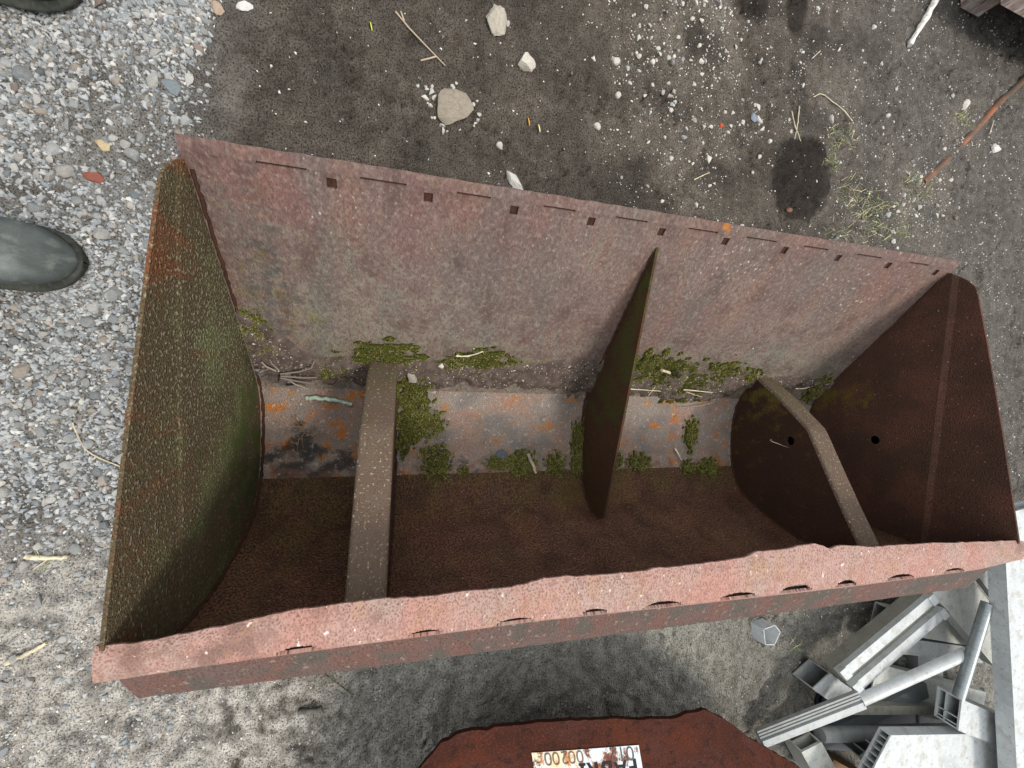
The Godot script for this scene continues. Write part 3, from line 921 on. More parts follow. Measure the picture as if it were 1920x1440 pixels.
func build_soil() -> void:
	var n1 := noise(301, .5)
	var n2 := noise(302, .5)
	var fine := noise(303, .5, 3, 3)
	var nx := 420
	var nd := 92
	var v := PackedVector3Array(); var c := PackedColorArray()
	var hs := PackedFloat32Array()
	for j in nd + 1:
		for i in nx + 1:
			var x := lerpf(XL + .001, XR - .001, float(i) / nx)
			var d := lerpf(.215, .52, float(j) / nd)
			var h := soil_depth(x, d, n1, n2)
			hs.append(h)
			v.append(on_bucket(x, d, h))
			var f := fine.get_noise_2d(x * 500.0, d * 500.0)
			var g := n1.get_noise_2d(x * 90.0 + 50.0, d * 90.0)
			var col := lin(70, 60, 55).lerp(lin(98, 86, 79), clampf(.5 + g, 0.0, 1.0)).lerp(lin(58, 50, 46), clampf(f * 1.4, 0.0, 1.0))
			if f < -.5: col = lin(140, 132, 122)
			c.append(col)
	var st := new_st()
	for j in nd:
		for i in nx:
			var a := j * (nx + 1) + i
			if maxf(maxf(hs[a], hs[a + 1]), maxf(hs[a + nx + 1], hs[a + nx + 2])) < -.002: continue
			for k in [a, a + 1, a + nx + 1, a + 1, a + nx + 2, a + nx + 1]:
				st.set_color(c[k])
				st.set_smooth_group(0)
				st.add_vertex(v[k])
	st.index()
	st.generate_normals()
	var o := part("dirt", st.commit(), M.vc, self)
	tag(o, "dark crumbly dirt gathered along the crease inside the rusty bucket", "dirt", "", "stuff")

func moss_mesh(where: Callable, rx: float, rd: float, tall: float, blades: int, seed_value: int, green: float) -> ArrayMesh:
	var r := RandomNumberGenerator.new()
	r.seed = seed_value
	var n := noise(seed_value, .5, FastNoiseLite.TYPE_SIMPLEX_SMOOTH, 4)
	var st := new_st()
	var dark := lin(40, 44, 22)
	var mid := lin(84, 93, 36)
	var light := lin(150, 153, 62)
	var brown := lin(104, 90, 54)
	var dead := lin(170, 156, 116)
	var g := 44
	for j in g:
		for i in g:
			var q := []
			var most := -1.0
			for e in [[i, j], [i + 1, j], [i, j + 1], [i + 1, j + 1]]:
				var a0: float = lerpf(-1.5, 1.5, float(e[0]) / g)
				var b0: float = lerpf(-1.5, 1.5, float(e[1]) / g)
				var f0 := n.get_noise_2d(a0 * 3.4, b0 * 3.4)
				var body0 := 1.0 - sqrt(a0 * a0 + b0 * b0) + f0 * 1.1
				most = maxf(most, body0)
				var hh := -.004
				if body0 > .0: hh = tall * .7 * clampf(body0 * .9, .02, .8) * (.75 + .5 * n.get_noise_2d(a0 * 11.0, b0 * 11.0)) * .85
				q.append(where.call(a0 * rx, b0 * rd, hh))
			if most < .03: continue
			for m in [[0, 1, 2], [1, 3, 2]]:
				var tri0 := [q[m[0]], q[m[1]], q[m[2]]]
				var nv0: Vector3 = (tri0[1] - tri0[0]).cross(tri0[2] - tri0[0]).normalized()
				var upv: Vector3 = (where.call(0, 0, .01) - where.call(0, 0, 0.0)).normalized()
				if nv0.dot(upv) > 0.0: tri0 = [tri0[0], tri0[2], tri0[1]]
				else: nv0 = -nv0
				var mc := dark.lerp(brown, r.randf() * .2).lerp(mid, r.randf() * .2)
				for z in tri0:
					st.set_normal(nv0)
					st.set_color(mc)
					st.add_vertex(z)
	for k in blades:
		var a := r.randf_range(-1.5, 1.5)
		var b := r.randf_range(-1.5, 1.5)
		var f := n.get_noise_2d(a * 3.4, b * 3.4)
		var body := 1.0 - sqrt(a * a + b * b) + f * 1.1
		if body < .12 and r.randf() > .07 + maxf(body, 0.0) * 4.0: continue
		if body < -.6: continue
		var lump: float = tall * .7 * clampf(body * .9, .02, .8) * (.75 + .5 * n.get_noise_2d(a * 11.0, b * 11.0))
		var base: Vector3 = where.call(a * rx, b * rd, 0.0)
		var top: Vector3 = where.call(a * rx, b * rd, maxf(lump, .0008))
		var up := (top - base).normalized()
		var side := up.cross(Vector3(r.randf_range(-1, 1), r.randf_range(-.3, .3), r.randf_range(-1, 1))).normalized()
		var lean := side.cross(up).normalized()
		var p0 := base.lerp(top, r.randf_range(.2, 1.0))
		var ln := r.randf_range(.0009, .0022)
		var col := dark.lerp(mid, clampf(r.randf() * .9 + .3 * green + f * .5, 0.0, 1.0))
		if r.randf() < .22 + f * .4: col = col.lerp(light, r.randf_range(.4, .9))
		if r.randf() < .22: col = brown
		var wd := side * r.randf_range(.00025, .0005)
		if r.randf() < .02:
			ln *= 3.5
			col = dead
		var tip := p0 + up * ln * r.randf_range(.2, 1.0) + lean * ln * r.randf_range(-1.0, 1.0) + side * ln * r.randf_range(-.8, .8)
		var nv := (tip - p0).cross(wd).normalized()
		if nv.dot(up) < 0.0: nv = -nv
		var tri := [p0 - wd, p0 + wd, tip]
		if (tri[1] - tri[0]).cross(tri[2] - tri[0]).dot(nv) > 0.0: tri = [p0 + wd, p0 - wd, tip]
		nv = (nv + up * .8).normalized()
		for z in tri:
			st.set_normal(nv)
			st.set_color(col)
			st.add_vertex(z)
	return st.commit()

func build_moss() -> void:
	# x, distance along the plate, radius along x, radius along the plate, height, label
	var spots := [
		[-.038, .304, .050, .026, .013, "bright moss cushion capping the foot of the lichen-specked rib"],
		[-.231, .262, .016, .026, .008, "sparse moss tuft in the corner under the algae-green end plate, uppermost"],
		[-.224, .295, .018, .016, .008, "moss tuft in the dirt just above the dead leaf litter"],
		[-.136, .338, .013, .015, .010, "small round dark moss ball between the leaf litter and the rib"],
		[-.100, .336, .016, .010, .008, "low moss patch in the dirt touching the rib's shaded side"],
		[.014, .390, .028, .040, .012, "dense moss cushion beside the grey pebble and the rib"],
		[.083, .318, .020, .014, .010, "moss tuft under the pale straw on the dirt line"],
		[.138, .308, .042, .024, .011, "yellow-green moss spread along the dirt beneath the bare floor plate"],
		[.004, .458, .026, .040, .010, "dark moss cushion on the heel plate against the rib"],
		[.05, .452, .020, .020, .010, "rounded moss cushion on the heel plate with stray fronds"],
		[.062, .530, .022, .026, .010, "moss clump hanging at the heel plate's lower edge near the rib"],
		[.115, .547, .008, .007, .007, "tiny moss tuft alone at the heel plate's lower edge"],
		[.19, .533, .022, .012, .009, "moss tuft beside the slate chip at the heel plate edge"],
		[.238, .535, .024, .020, .010, "moss tuft wrapped around the short broken twig"],
		[.312, .538, .017, .018, .009, "moss tuft between the broken twig and the thin gusset"],
		[.362, .485, .010, .030, .014, "dark moss clump in the angle of the thin gusset"],
		[.360, .540, .010, .018, .010, "moss tuft low in the angle of the thin gusset"],
		[.455, .535, .018, .014, .009, "moss tuft on the heel plate edge just past the thin gusset"],
		[.515, .538, .022, .015, .009, "spreading moss tuft on the heel plate edge under the orange rust spots"],
		[.478, .305, .036, .034, .014, "mossy tuft with straw against the thin gusset"],
		[.535, .318, .042, .038, .016, "thick mossy mound around the upright twig stump"],
		[.612, .340, .058, .042, .016, "broad tangled moss mound in the middle of the dirt"],
		[.680, .312, .036, .026, .012, "moss tuft at the end of the tangled mound"],
		[.652, .475, .014, .030, .010, "narrow upright moss streak on the heel plate"],
		[.700, .555, .022, .016, .010, "moss clump below the narrow streak by the holed rib"],
		[.645, .552, .014, .012, .009, "small moss clump under the narrow streak"],
		[.752, .318, .018, .018, .011, "moss tuft at the toe of the holed rib"],
		[.978, .345, .020, .030, .009, "moss fringe in the corner under the dark end plate"]]
	var k := 0
	for s in spots:
		var cx: float = s[0]
		var cd: float = s[1]
		var where := func(a: float, b: float, h: float) -> Vector3: return on_bucket(clampf(cx + a, XL + .002, XR - .002), cd + b, .003 + h)
		var area: float = s[2] * s[3] * PI
		var m := moss_mesh(where, s[2] * 1.15, s[3] * 1.15, s[4], int(clampf(area * 3.6e7, 3000, 52000)), 400 + k, .5 + .5 * sin(k * 1.7))
		var o := part("moss_clump", m, M.moss, self)
		tag(o, s[5], "moss", "moss clumps growing inside the bucket")
		k += 1

func bar(points: Array, radius: float, c: Color, called: String, label: String, category: String, group := "", sides := 6, taper := .5) -> MeshInstance3D:
	var r := RandomNumberGenerator.new()
	r.seed = hash(label) % 100000
	var fine := []
	var n := points.size()
	for i in n - 1:
		for k in 5:
			var q: Vector3 = (points[i] as Vector3).cubic_interpolate(points[i + 1], points[maxi(i - 1, 0)], points[mini(i + 2, n - 1)], k / 5.0)
			fine.append(q + Vector3(r.randf_range(-1, 1), r.randf_range(-.5, .5), r.randf_range(-1, 1)) * radius * .3)
	fine.append(points[n - 1])
	var rad := []
	for i in fine.size(): rad.append(radius * lerpf(1.0, taper, float(i) / (fine.size() - 1)) * r.randf_range(.75, 1.2))
	var st := new_st()
	st.set_color(c)
	tube(fine, rad, sides, st, c, r)
	var o := part(called, st.commit(), M.vc, self)
	tag(o, label, category, group)
	return o

func build_bucket_litter() -> void:
	var r := RandomNumberGenerator.new()
	r.seed = 77
	var straw := lin(206, 194, 166)
	var grey := lin(150, 138, 126)
	bar([on_bucket(-.1733, .404, .004), on_bucket(-.15, .402, .007), on_bucket(-.125, .407, .006), on_bucket(-.097, .415, .004)], .0042, lin(168, 184, 166), "lichen_stick", "pale lichen-covered stick lying on the heel plate by the algae-green end plate", "stick", "", 7, .7)
	bar([on_bucket(.0841, .2896, .008), on_bucket(.105, .285, .012), on_bucket(.1308, .2777, .006)], .0018, straw, "straw", "pale straw propped over the yellow-green moss", "straw")
	bar([on_bucket(.248, .515, .012), on_bucket(.2638, .5486, .006), on_bucket(.268, .556, .005)], .0034, lin(176, 160, 140), "twig", "short broken twig stuck in moss at the heel plate edge", "twig", "", 7, .9)
	bar([on_bucket(.555, .312, .002), on_bucket(.549, .300, .022), on_bucket(.540, .292, .040)], .0062, lin(120, 116, 88), "twig", "mossy twig stump standing up in the thick mound", "twig", "", 8, .95)
	bar([on_bucket(.440, .355, .010), on_bucket(.49, .357, .011), on_bucket(.538, .3606, .010)], .0016, straw, "straw", "long pale straw crossing the dirt next to the thin gusset", "straw")
	bar([on_bucket(.517, .350, .010), on_bucket(.516, .372, .008), on_bucket(.515, .386, .007)], .0011, straw, "straw", "thin straw hanging straight down from the long pale straw", "straw")
	bar([on_bucket(.609, .508, .004), on_bucket(.616, .520, .006), on_bucket(.626, .536, .004)], .0026, lin(226, 208, 178), "seed_husk", "pale seed husk lying on the heel plate beside the narrow moss streak", "husk", "", 6, .3)
	bar([on_bucket(.59, .352, .012), on_bucket(.63, .351, .016), on_bucket(.67, .357, .013)], .0013, straw, "straw", "curved straw lying across the tangled moss mound", "straw")
	bar([on_bucket(.60, .358, .012), on_bucket(.625, .366, .012), on_bucket(.655, .376, .008)], .0012, lin(180, 166, 136), "straw", "bent straw below the tangled moss mound", "straw")
	bar([on_bucket(.70, .392, .004), on_bucket(.665, .402, .008), on_bucket(.62, .409, .005), on_bucket(.60, .407, .004)], .001, grey, "straw", "thin arched stem framing the dirt's lower edge under the mound", "straw")
	bar([on_bucket(.50, .292, .018), on_bucket(.515, .297, .017), on_bucket(.527, .302, .016)], .0034, lin(196, 176, 152), "twig", "stub of peeled twig lying in the mossy mound", "twig", "", 6, .9)
	bar([on_bucket(.900, .341, .008), on_bucket(.921, .338, .010), on_bucket(.938, .334, .008)], .0014, straw, "straw", "pale straw in the dirt under the dark end plate", "straw")
	bar([on_bucket(.70, .43, .17), on_bucket(.72, .45, .155), on_bucket(.7735, .475, .148)], .0008, grey, "spider_thread", "dusty cobweb strand caught on the holed rib", "cobweb", "", 4, 1.0).visible = true
	# tangle of dead stems and curled leaves in the corner
	var root := thing("dead_plant", "dried grey plant with curled leaves in the bucket corner", "dead plant", on_bucket(-.205, .342, .004))
	var o0 := root.position
	var runs := [[[-.205, .345], [-.175, .338], [-.155, .325], [-.150, .315]], [[-.205, .348], [-.17, .350], [-.15, .349]], [[-.205, .35], [-.18, .358], [-.158, .364], [-.150, .356]], [[-.21, .336], [-.222, .326], [-.228, .318]], [[-.205, .334], [-.214, .322], [-.215, .312]], [[-.20, .352], [-.185, .366], [-.166, .375]]]
	for q in runs:
		var pts := []
		for e in q: pts.append(on_bucket(e[0], e[1], .010 + r.randf() * .006) - o0)
		var st := new_st()
		st.set_color(grey.lerp(lin(110, 98, 88), r.randf()))
		tube(pts, [.0017, .0015, .0012, .0008], 6, st)
		part("stem", st.commit(), M.vc, root)
	for k in 9:
		var cx := r.randf_range(-.238, -.178)
		var cd := r.randf_range(.333, .374)
		var st := new_st()
		var an := r.randf() * TAU
		var col := lin(118, 110, 108).lerp(lin(86, 78, 74), r.randf())
		var ln := r.randf_range(.008, .014)
		for i in 4:
			for j in 3:
				var q := []
				for e in [[i, j], [i + 1, j], [i, j + 1], [i + 1, j + 1]]:
					var u: float = e[0] / 4.0 - .5
					var vv: float = (e[1] / 3.0 - .5) * sin(PI * clampf(e[0] / 4.0, .06, .94))
					var a := (cos(an) * u * 2.0 - sin(an) * vv) * ln
					var b := (sin(an) * u * 2.0 + cos(an) * vv) * ln
					q.append(on_bucket(maxf(cx + a, XL + .003), cd + b, .009 + .5 * ln * vv * vv * 4.0 + .3 * ln * absf(u)) - o0)
				for m in [0, 2, 1, 1, 2, 3]:
					st.set_color(col)
					st.add_vertex(q[m])
		st.generate_normals()
		part("leaf", st.commit(), M.vc, root)
	# hairlike roots on the heel plate
	var root2 := thing("root_tangle", "fine dry rootlets on the rusty heel plate below the lichen stick", "roots", on_bucket(-.165, .47, .004))
	for k in 9:
		var a := r.randf() * TAU
		var p0 := Vector2(-.170 + r.randf_range(-.02, .02), .468 + r.randf_range(-.012, .012))
		var pts := []
		for e in 4:
			pts.append(on_bucket(p0.x, p0.y, .006 + .006 * sin(e)) - root2.position)
			p0 += Vector2.from_angle(a) * .011
			a += r.randf_range(-.7, .7)
		var st := new_st()
		st.set_color(lin(138, 112, 90))
		tube(pts, [.0008, .0007, .0005], 4, st)
		part("rootlet", st.commit(), M.vc, root2)

# ---------------------------------------------------------------- stones
func rock(seed_value: int, cuts := 9, levels := 1) -> ArrayMesh:
	var r := RandomNumberGenerator.new()
	r.seed = seed_value
	var t := (1.0 + sqrt(5.0)) / 2.0
	var vs := [Vector3(-1, t, 0), Vector3(1, t, 0), Vector3(-1, -t, 0), Vector3(1, -t, 0), Vector3(0, -1, t), Vector3(0, 1, t), Vector3(0, -1, -t), Vector3(0, 1, -t), Vector3(t, 0, -1), Vector3(t, 0, 1), Vector3(-t, 0, -1), Vector3(-t, 0, 1)]
	var fs := [[0, 11, 5], [0, 5, 1], [0, 1, 7], [0, 7, 10], [0, 10, 11], [1, 5, 9], [5, 11, 4], [11, 10, 2], [10, 7, 6], [7, 1, 8], [3, 9, 4], [3, 4, 2], [3, 2, 6], [3, 6, 8], [3, 8, 9], [4, 9, 5], [2, 4, 11], [6, 2, 10], [8, 6, 7], [9, 8, 1]]
	var tris := []
	for f in fs: tris.append([vs[f[0]].normalized(), vs[f[1]].normalized(), vs[f[2]].normalized()])
	for l in levels:
		var out := []
		for q in tris:
			var ab: Vector3 = ((q[0] + q[1]) * .5).normalized()
			var bc: Vector3 = ((q[1] + q[2]) * .5).normalized()
			var ca: Vector3 = ((q[2] + q[0]) * .5).normalized()
			out.append_array([[q[0], ab, ca], [ab, q[1], bc], [ca, bc, q[2]], [ab, bc, ca]])
		tris = out
	var planes := []
	for k in cuts: planes.append([Vector3(r.randfn(), r.randfn(), r.randfn()).normalized(), r.randf_range(.42, .8)])
	var nz := noise(seed_value, .8)
	var shape := func(p: Vector3) -> Vector3:
		var q := p
		for pl in planes:
			var e: float = q.dot(pl[0]) - pl[1]
			if e > 0.0: q -= pl[0] * e
		return q * (1.0 + .12 * nz.get_noise_3dv(p * 2.0))
	var st := new_st()
	for q in tris:
		var a: Vector3 = shape.call(q[0])
		var b: Vector3 = shape.call(q[1])
		var c: Vector3 = shape.call(q[2])
		var nv := (b - a).cross(c - a).normalized()
		if nv.dot(a + b + c) < 0.0: nv = -nv
		var seq := [a, c, b] if (b - a).cross(c - a).dot(nv) > 0.0 else [a, b, c]
		for z in seq:
			st.set_normal((nv * 5.0 + z.normalized()).normalized())
			st.set_color(Color.WHITE)
			st.add_vertex(z)
	return st.commit()

func stone_basis(r: RandomNumberGenerator, s: float) -> Basis:
	var b := Basis(Vector3(0, 1, 0), r.randf() * TAU) * Basis(Vector3(1, 0, 0), r.randf_range(-.4, .4))
	return b.scaled_local(Vector3(s * r.randf_range(.85, 1.35), s * r.randf_range(.5, .85), s * r.randf_range(.7, 1.05)))

func stone_color(r: RandomNumberGenerator) -> Color:
	var pick := r.randf()
	var c: Color
	if pick < .44: c = lin(166, 169, 170)
	elif pick < .70: c = lin(144, 149, 152)
	elif pick < .85: c = lin(186, 186, 183)
	elif pick < .89: c = lin(204, 202, 196)
	elif pick < .93: c = lin(118, 124, 127)
	elif pick < .985: c = lin(168, 160, 150)
	else: c = lin(148, 134, 126)
	return c * r.randf_range(.8, 1.15)

func under_bucket(x: float, z: float) -> bool:
	return x > XL - .02 and x < XR + .02 and z > -.12 and z < .33

func build_stones() -> void:
	var r := RandomNumberGenerator.new()
	r.seed = 5
	var rocks := []
	for k in 8: rocks.append(rock(900 + k))
	var small := rock(950, 6, 0)
	# loose gravel too small to pick apart: one mass, plus grit over the whole yard
	var tf := []
	var cl := []
	for k in 60000:
		var x := r.randf_range(-.84, -.2)
		var z := r.randf_range(-1.0, 1.0)
		var g := gravel_amount(x, z)
		if r.randf() > g or under_bucket(x, z): continue
		var s := r.randf_range(.0022, .0050)
		if r.randf() < .20: s = r.randf_range(.005, .0078)
		tf.append(Transform3D(stone_basis(r, s), Vector3(x, ground_h(x, z) - s * .05, z)))
		cl.append(stone_color(r) * .78)
	add_copies("gravel", small, tf, cl, "fine grey crushed gravel strewn between the boots and the rusty bucket", "gravel")
	tf = []
	cl = []
	for k in 60000:
		var x := r.randf_range(-.84, 2.2)
		var z := r.randf_range(-1.45, 1.3)
		var d := .07 + .95 * pale_amount(x, z) + .5 * smoothstep(.2, .45, z) * (1.0 - smoothstep(-.3, .0, x)) + .22 * smoothstep(1.0, 1.4, x)
		d *= .35 + 1.1 * smoothstep(-.25, .35, g_mid.get_noise_2d(x * 30.0 + 77.0, z * 30.0))
		if r.randf() > d * (1.0 - .9 * wet_amount(x, z)) or under_bucket(x, z): continue
		var s := r.randf_range(.0011, .0026)
		if r.randf() < .14: s = r.randf_range(.0024, .0042)
		tf.append(Transform3D(stone_basis(r, s), Vector3(x, ground_h(x, z) + s * .1, z)))
		var c := stone_color(r)
		if r.randf() < .55: c = lin(205, 200, 190) * r.randf_range(.8, 1.1)
		cl.append(c)
	add_copies("grit", small, tf, cl, "pale grit and crumbs scattered over the brown soil", "grit")
	tf = []
	cl = []
	var n1 := noise(301, .5)
	var n2 := noise(302, .5)
	for k in 9000:
		var x := r.randf_range(XL + .003, XR - .003)
		var d := r.randf_range(.22, .42)
		var hh := soil_depth(x, d, n1, n2)
		if hh < .0015 and r.randf() > .04: continue
		var s := r.randf_range(.0006, .0017)
		if r.randf() < .05: s = r.randf_range(.0018, .0032)
		tf.append(Transform3D(stone_basis(r, s), on_bucket(x, d, maxf(hh, 0.0) + s * .2)))
		cl.append(lin(58, 50, 46).lerp(lin(128, 114, 104), r.randf()) if r.randf() < .72 else lin(190, 180, 166) * r.randf_range(.7, 1.1))
	add_copies("crumbs", small, tf, cl, "crumbs and grit in the dirt line inside the bucket", "crumbs")
	tf = []
	cl = []
	for k in 52000:
		var x := r.randf_range(-.6, 2.1)
		var z := r.randf_range(-1.3, 1.25)
		if under_bucket(x, z): continue
		var cluster := g_mid.get_noise_2d(x * 26.0 + 33.0, z * 26.0)
		if r.randf() > .12 + 1.5 * maxf(cluster, 0.0): continue
		if r.randf() < gravel_amount(x, z): continue
		var s := r.randf_range(.0009, .0026)
		if r.randf() < .07: s = r.randf_range(.0026, .006)
		tf.append(Transform3D(stone_basis(r, s), Vector3(x, ground_h(x, z) - s * .1, z)))
		var c := lin(70, 66, 61).lerp(lin(108, 101, 94), r.randf())
		if z > .3: c = c.lerp(lin(150, 148, 140), .6 + .3 * r.randf())
		c = c.lerp(lin(52, 48, 44), wet_amount(x, z) * .8)
		cl.append(c)
	add_copies("mud", small, tf, cl, "crumbs and small clods of mud over the yard", "mud")
	# stones large enough to tell apart
	var placed := []
	var count := 0
	var tries := 0
	while count < 285 and tries < 60000:
		tries += 1
		var x := r.randf_range(-.655, -.30)
		var z := r.randf_range(-.66, .62)
		if r.randf() > gravel_amount(x, z): continue
		if x > -.43 and z > -.40: continue
		if x < -.50 and z > -.26 and z < -.115: continue
		if x < -.52 and z < -.56: continue
		var s := r.randf_range(.0066, .0105)
		if r.randf() < .12: s = r.randf_range(.0105, .0155)
		var ok := true
		for p in placed:
			if Vector2(p.x - x, p.y - z).length() < (p.z + s) * .8:
				ok = false
				break
		if not ok: continue
		placed.append(Vector3(x, z, s))
		var c := stone_color(r) * .85
		var lum := c.get_luminance()
		var kind := "pale" if lum > .36 else ("dark" if lum < .14 else ("tan" if c.r > c.b * 1.15 else "blue-grey"))
		var size := "large" if s > .0105 else ("small" if s < .0082 else "mid-sized")
		var spot := "near the two boots"
		if Vector2(x + .51, z + .36).length() < .09: spot = "near the red brick chip"
		elif z < -.52: spot = "by the boot whose toe touches the soil border" if x < -.45 else "where the gravel meets the dark soil"
		elif x > -.44: spot = "close to the corner of the cutting edge"
		elif z > .2: spot = "where gravel thins into pale crust"
		elif z > -.08: spot = "on the gravel along the green end plate"
		add_stone("gravel_stone", rocks[count % 8], x, z, s, c, "%s %s angular gravel stone %s" % [size, kind, spot], "gravel stones beside the boots", r)
		count += 1
	count = 0
	tries = 0
	while count < 230 and tries < 60000:
		tries += 1
		var x := r.randf_range(.0, 1.75)
		var z := r.randf_range(-1.15, -.36)
		if r.randf() > .025 + pow(pale_amount(x, z), 1.5): continue
		if wet_amount(x, z) > .4: continue
		var s := r.randf_range(.0042, .0085)
		if r.randf() < .12: s = r.randf_range(.0085, .013)
		var c := lin(208, 206, 198) * r.randf_range(.75, 1.1)
		if r.randf() < .25: c = stone_color(r)
		var kind := "pale" if c.get_luminance() > .36 else "dull grey"
		var size := "tiny" if s < .0056 else ("large" if s > .0085 else "small")
		var spot := "in the pale stony streak beside the tiny brick chip"
		if x < .40: spot = "in dark soil near the chunky white stone"
		elif x > 1.3: spot = "near the rusty rod"
		elif x > .86 and z > -.75: spot = "around the wet patch"
		elif x > .86: spot = "in brown soil past the pale stony streak"
		elif z > -.55: spot = "in soil close to the cutting edge"
		elif z < -.88: spot = "at the far end of the pale stony streak"
		add_stone("pebble", rocks[count % 8], x, z, s, c, "%s %s pebble %s" % [size, kind, spot], "pebbles in the soil past the cutting edge", r)
		count += 1
	# single stones that stand out
	add_stone("stone_slab", rock(971, 12, 2), .1566, -.768, .041, lin(176, 170, 158), "long pale slab of stone lying in dark soil", "", r, Vector3(.62, .35, 1.35), -.06)
	add_stone("white_stone", rock(972, 10, 2), .2257, -.6945, .027, lin(206, 200, 190), "chunky white stone alone on dark soil", "", r, Vector3(1.05, .7, .8), .2)
	add_stone("mortar_lump", rock(973, 14, 2), .0754, -.5705, .041, lin(150, 141, 128), "flat lump of old mortar with a crumbling white rim", "", r, Vector3(1.1, .28, 1.0), .5)
	add_stone("white_stone", rock(974, 10, 2), .213, -.443, .027, lin(200, 200, 196), "pointed white stone peeping out from under the cutting edge", "", r, Vector3(.55, .5, 1.2), .5)
	add_stone("brick_chip", rock(975, 10, 1), -.5152, -.3298, .014, lin(140, 84, 72), "red brick chip lying on the gravel", "", r, Vector3(1.2, .5, .8), -.4)
	add_stone("yellow_stone", rock(976, 10, 1), -.504, -.3871, .015, lin(190, 174, 140), "yellow crumbling stone on the gravel near the brick chip", "", r, Vector3(1.1, .4, .8), .0)
	add_stone("blue_stone", rock(977, 10, 1), -.405, -.50, .017, lin(122, 132, 137), "large blue-grey stone where gravel meets soil", "", r, Vector3(1.2, .5, .8), -.3)
	add_stone("tan_stone", rock(978, 10, 1), -.345, -.66, .014, lin(178, 158, 142), "tan rounded stone at the gravel's border with the soil", "", r, Vector3(1.0, .6, 1.0), .3)
	add_stone("white_stone", rock(979, 10, 1), -.305, -.675, .014, lin(214, 214, 212), "white stone next to the tan rounded stone", "", r, Vector3(1.2, .5, .8), .5)
	add_stone("brick_chip", rock(980, 8, 1), .735, -.665, .007, lin(186, 84, 52), "tiny orange brick chip among the pale pebbles", "", r, Vector3(1.0, .6, 1.1), .0)
	add_stone("brown_stone", rock(981, 8, 1), .955, -.485, .010, lin(128, 92, 74), "small brown stone at the rim of the wet patch", "", r, Vector3(1.0, .6, .8), .0)
	add_stone("white_stone", rock(982, 10, 1), 1.78, -.80, .022, lin(214, 212, 206), "white stone on the bare clay past the rusty rod", "", r, Vector3(1.0, .6, .8), .5)
	add_stone("white_stone", rock(983, 10, 1), 1.62, -.90, .017, lin(204, 202, 196), "pale stone among grit above the rusty rod", "", r, Vector3(1.1, .6, .8), .9)
	add_stone("blue_stone", rock(984, 10, 1), .83, -.70, .014, lin(132, 146, 160), "bluish flat stone lying just above the wet patch", "", r, Vector3(.7, .4, 1.0), .4)
	for k in 26:
		var an := r.randf() * TAU
		var q := r.randf_range(.046, .058)
		var px := .0754 + cos(an) * q
		var pz := -.5705 + sin(an) * q * .9
		if k >= 18:
			px = .030 + r.randfn() * .010
			pz = -.600 + r.randfn() * .012
		add_stone("mortar_crumb", rocks[k % 8], px, pz, r.randf_range(.0030, .0078), lin(206, 203, 196) * r.randf_range(.75, 1.05), "white mortar crumb broken off the flat mortar lump" if k < 18 else "pale crumb in the little heap beside the mortar lump", "mortar crumbs around the lump", r)
	# stones inside the bucket
	var p := on_bucket(.0105, .347, .008)
	var o := part("pebble", rock(985, 12, 2), null, self, p)
	dress_stone(o, .0145, lin(168, 160, 150), Vector3(.75, .6, 1.1), .2)
	tag(o, "grey pebble sitting in the dirt beside the mossy foot of the rib", "pebble")
	p = on_bucket(.0588, .3169, .006)
	o = part("pebble", rock(986, 10, 1), null, self, p)
	dress_stone(o, .0075, lin(216, 210, 202), Vector3(1, .7, .8), .6)
	tag(o, "small white pebble in the dirt between two moss tufts", "pebble")
	p = on_bucket(.1943, .5142, .003)
	o = part("slate_chip", rock(987, 10, 1), null, self, p)
	dress_stone(o, .014, lin(96, 102, 112), Vector3(1.0, .18, 1.0), .7)
	tag(o, "dark slate chip lying flat on the heel plate", "stone chip")

func dress_stone(o: MeshInstance3D, s: float, c: Color, sc: Vector3, turn: float) -> void:
	var m := M.stone.duplicate() as StandardMaterial3D
	m.albedo_color = Color(c.r, c.g, c.b).linear_to_srgb()
	m.albedo_texture = M.stone_tex
	m.uv1_triplanar = true
	m.uv1_scale = Vector3.ONE * 1.3
	o.material_override = m
	o.basis = Basis(Vector3.UP, turn).scaled_local(sc * s)

var stone_mats := {}
func add_stone(called: String, mesh: Mesh, x: float, z: float, s: float, c: Color, label: String, group: String, r: RandomNumberGenerator, sc := Vector3.ZERO, turn := 0.0) -> void:
	var lift := .12 if sc == Vector3.ZERO else sc.y * .35
	var o := part(called, mesh, null, self, Vector3(x, ground_h(x, z) + s * lift, z))
	if sc == Vector3.ZERO:
		o.basis = stone_basis(r, s)
		var key := "%d_%d_%d" % [int(c.r * 16.0), int(c.g * 16.0), int(c.b * 16.0)]
		if not stone_mats.has(key):
			dress_stone(o, s, c, Vector3.ONE, 0.0)
			stone_mats[key] = o.material_override
			o.basis = stone_basis(r, s)
		o.material_override = stone_mats[key]
	else:
		dress_stone(o, s, c, sc, turn)
	tag(o, label, "stone" if called != "pebble" else "pebble", group)

func add_copies(called: String, mesh: Mesh, tf: Array, cl: Array, label: String, category: String) -> void:
	var mm := MultiMesh.new()
	mm.transform_format = MultiMesh.TRANSFORM_3D
	mm.use_colors = true
	mm.mesh = mesh
	mm.instance_count = tf.size()
	for i in tf.size():
		mm.set_instance_transform(i, tf[i])
		mm.set_instance_color(i, cl[i])
	var o := MultiMeshInstance3D.new()
	o.name = called
	o.multimesh = mm
	o.material_override = M.stone
	add_child(o)
	tag(o, label, category, "", "stuff")

# ---------------------------------------------------------------- person
func loft(st: SurfaceTool, rings: Array) -> void:
	var k: int = rings[0].size()
	for i in rings.size() - 1:
		for j in k:
			var j2 := (j + 1) % k
			for q in [rings[i][j], rings[i + 1][j], rings[i][j2], rings[i][j2], rings[i + 1][j], rings[i + 1][j2]]: st.add_vertex(q)

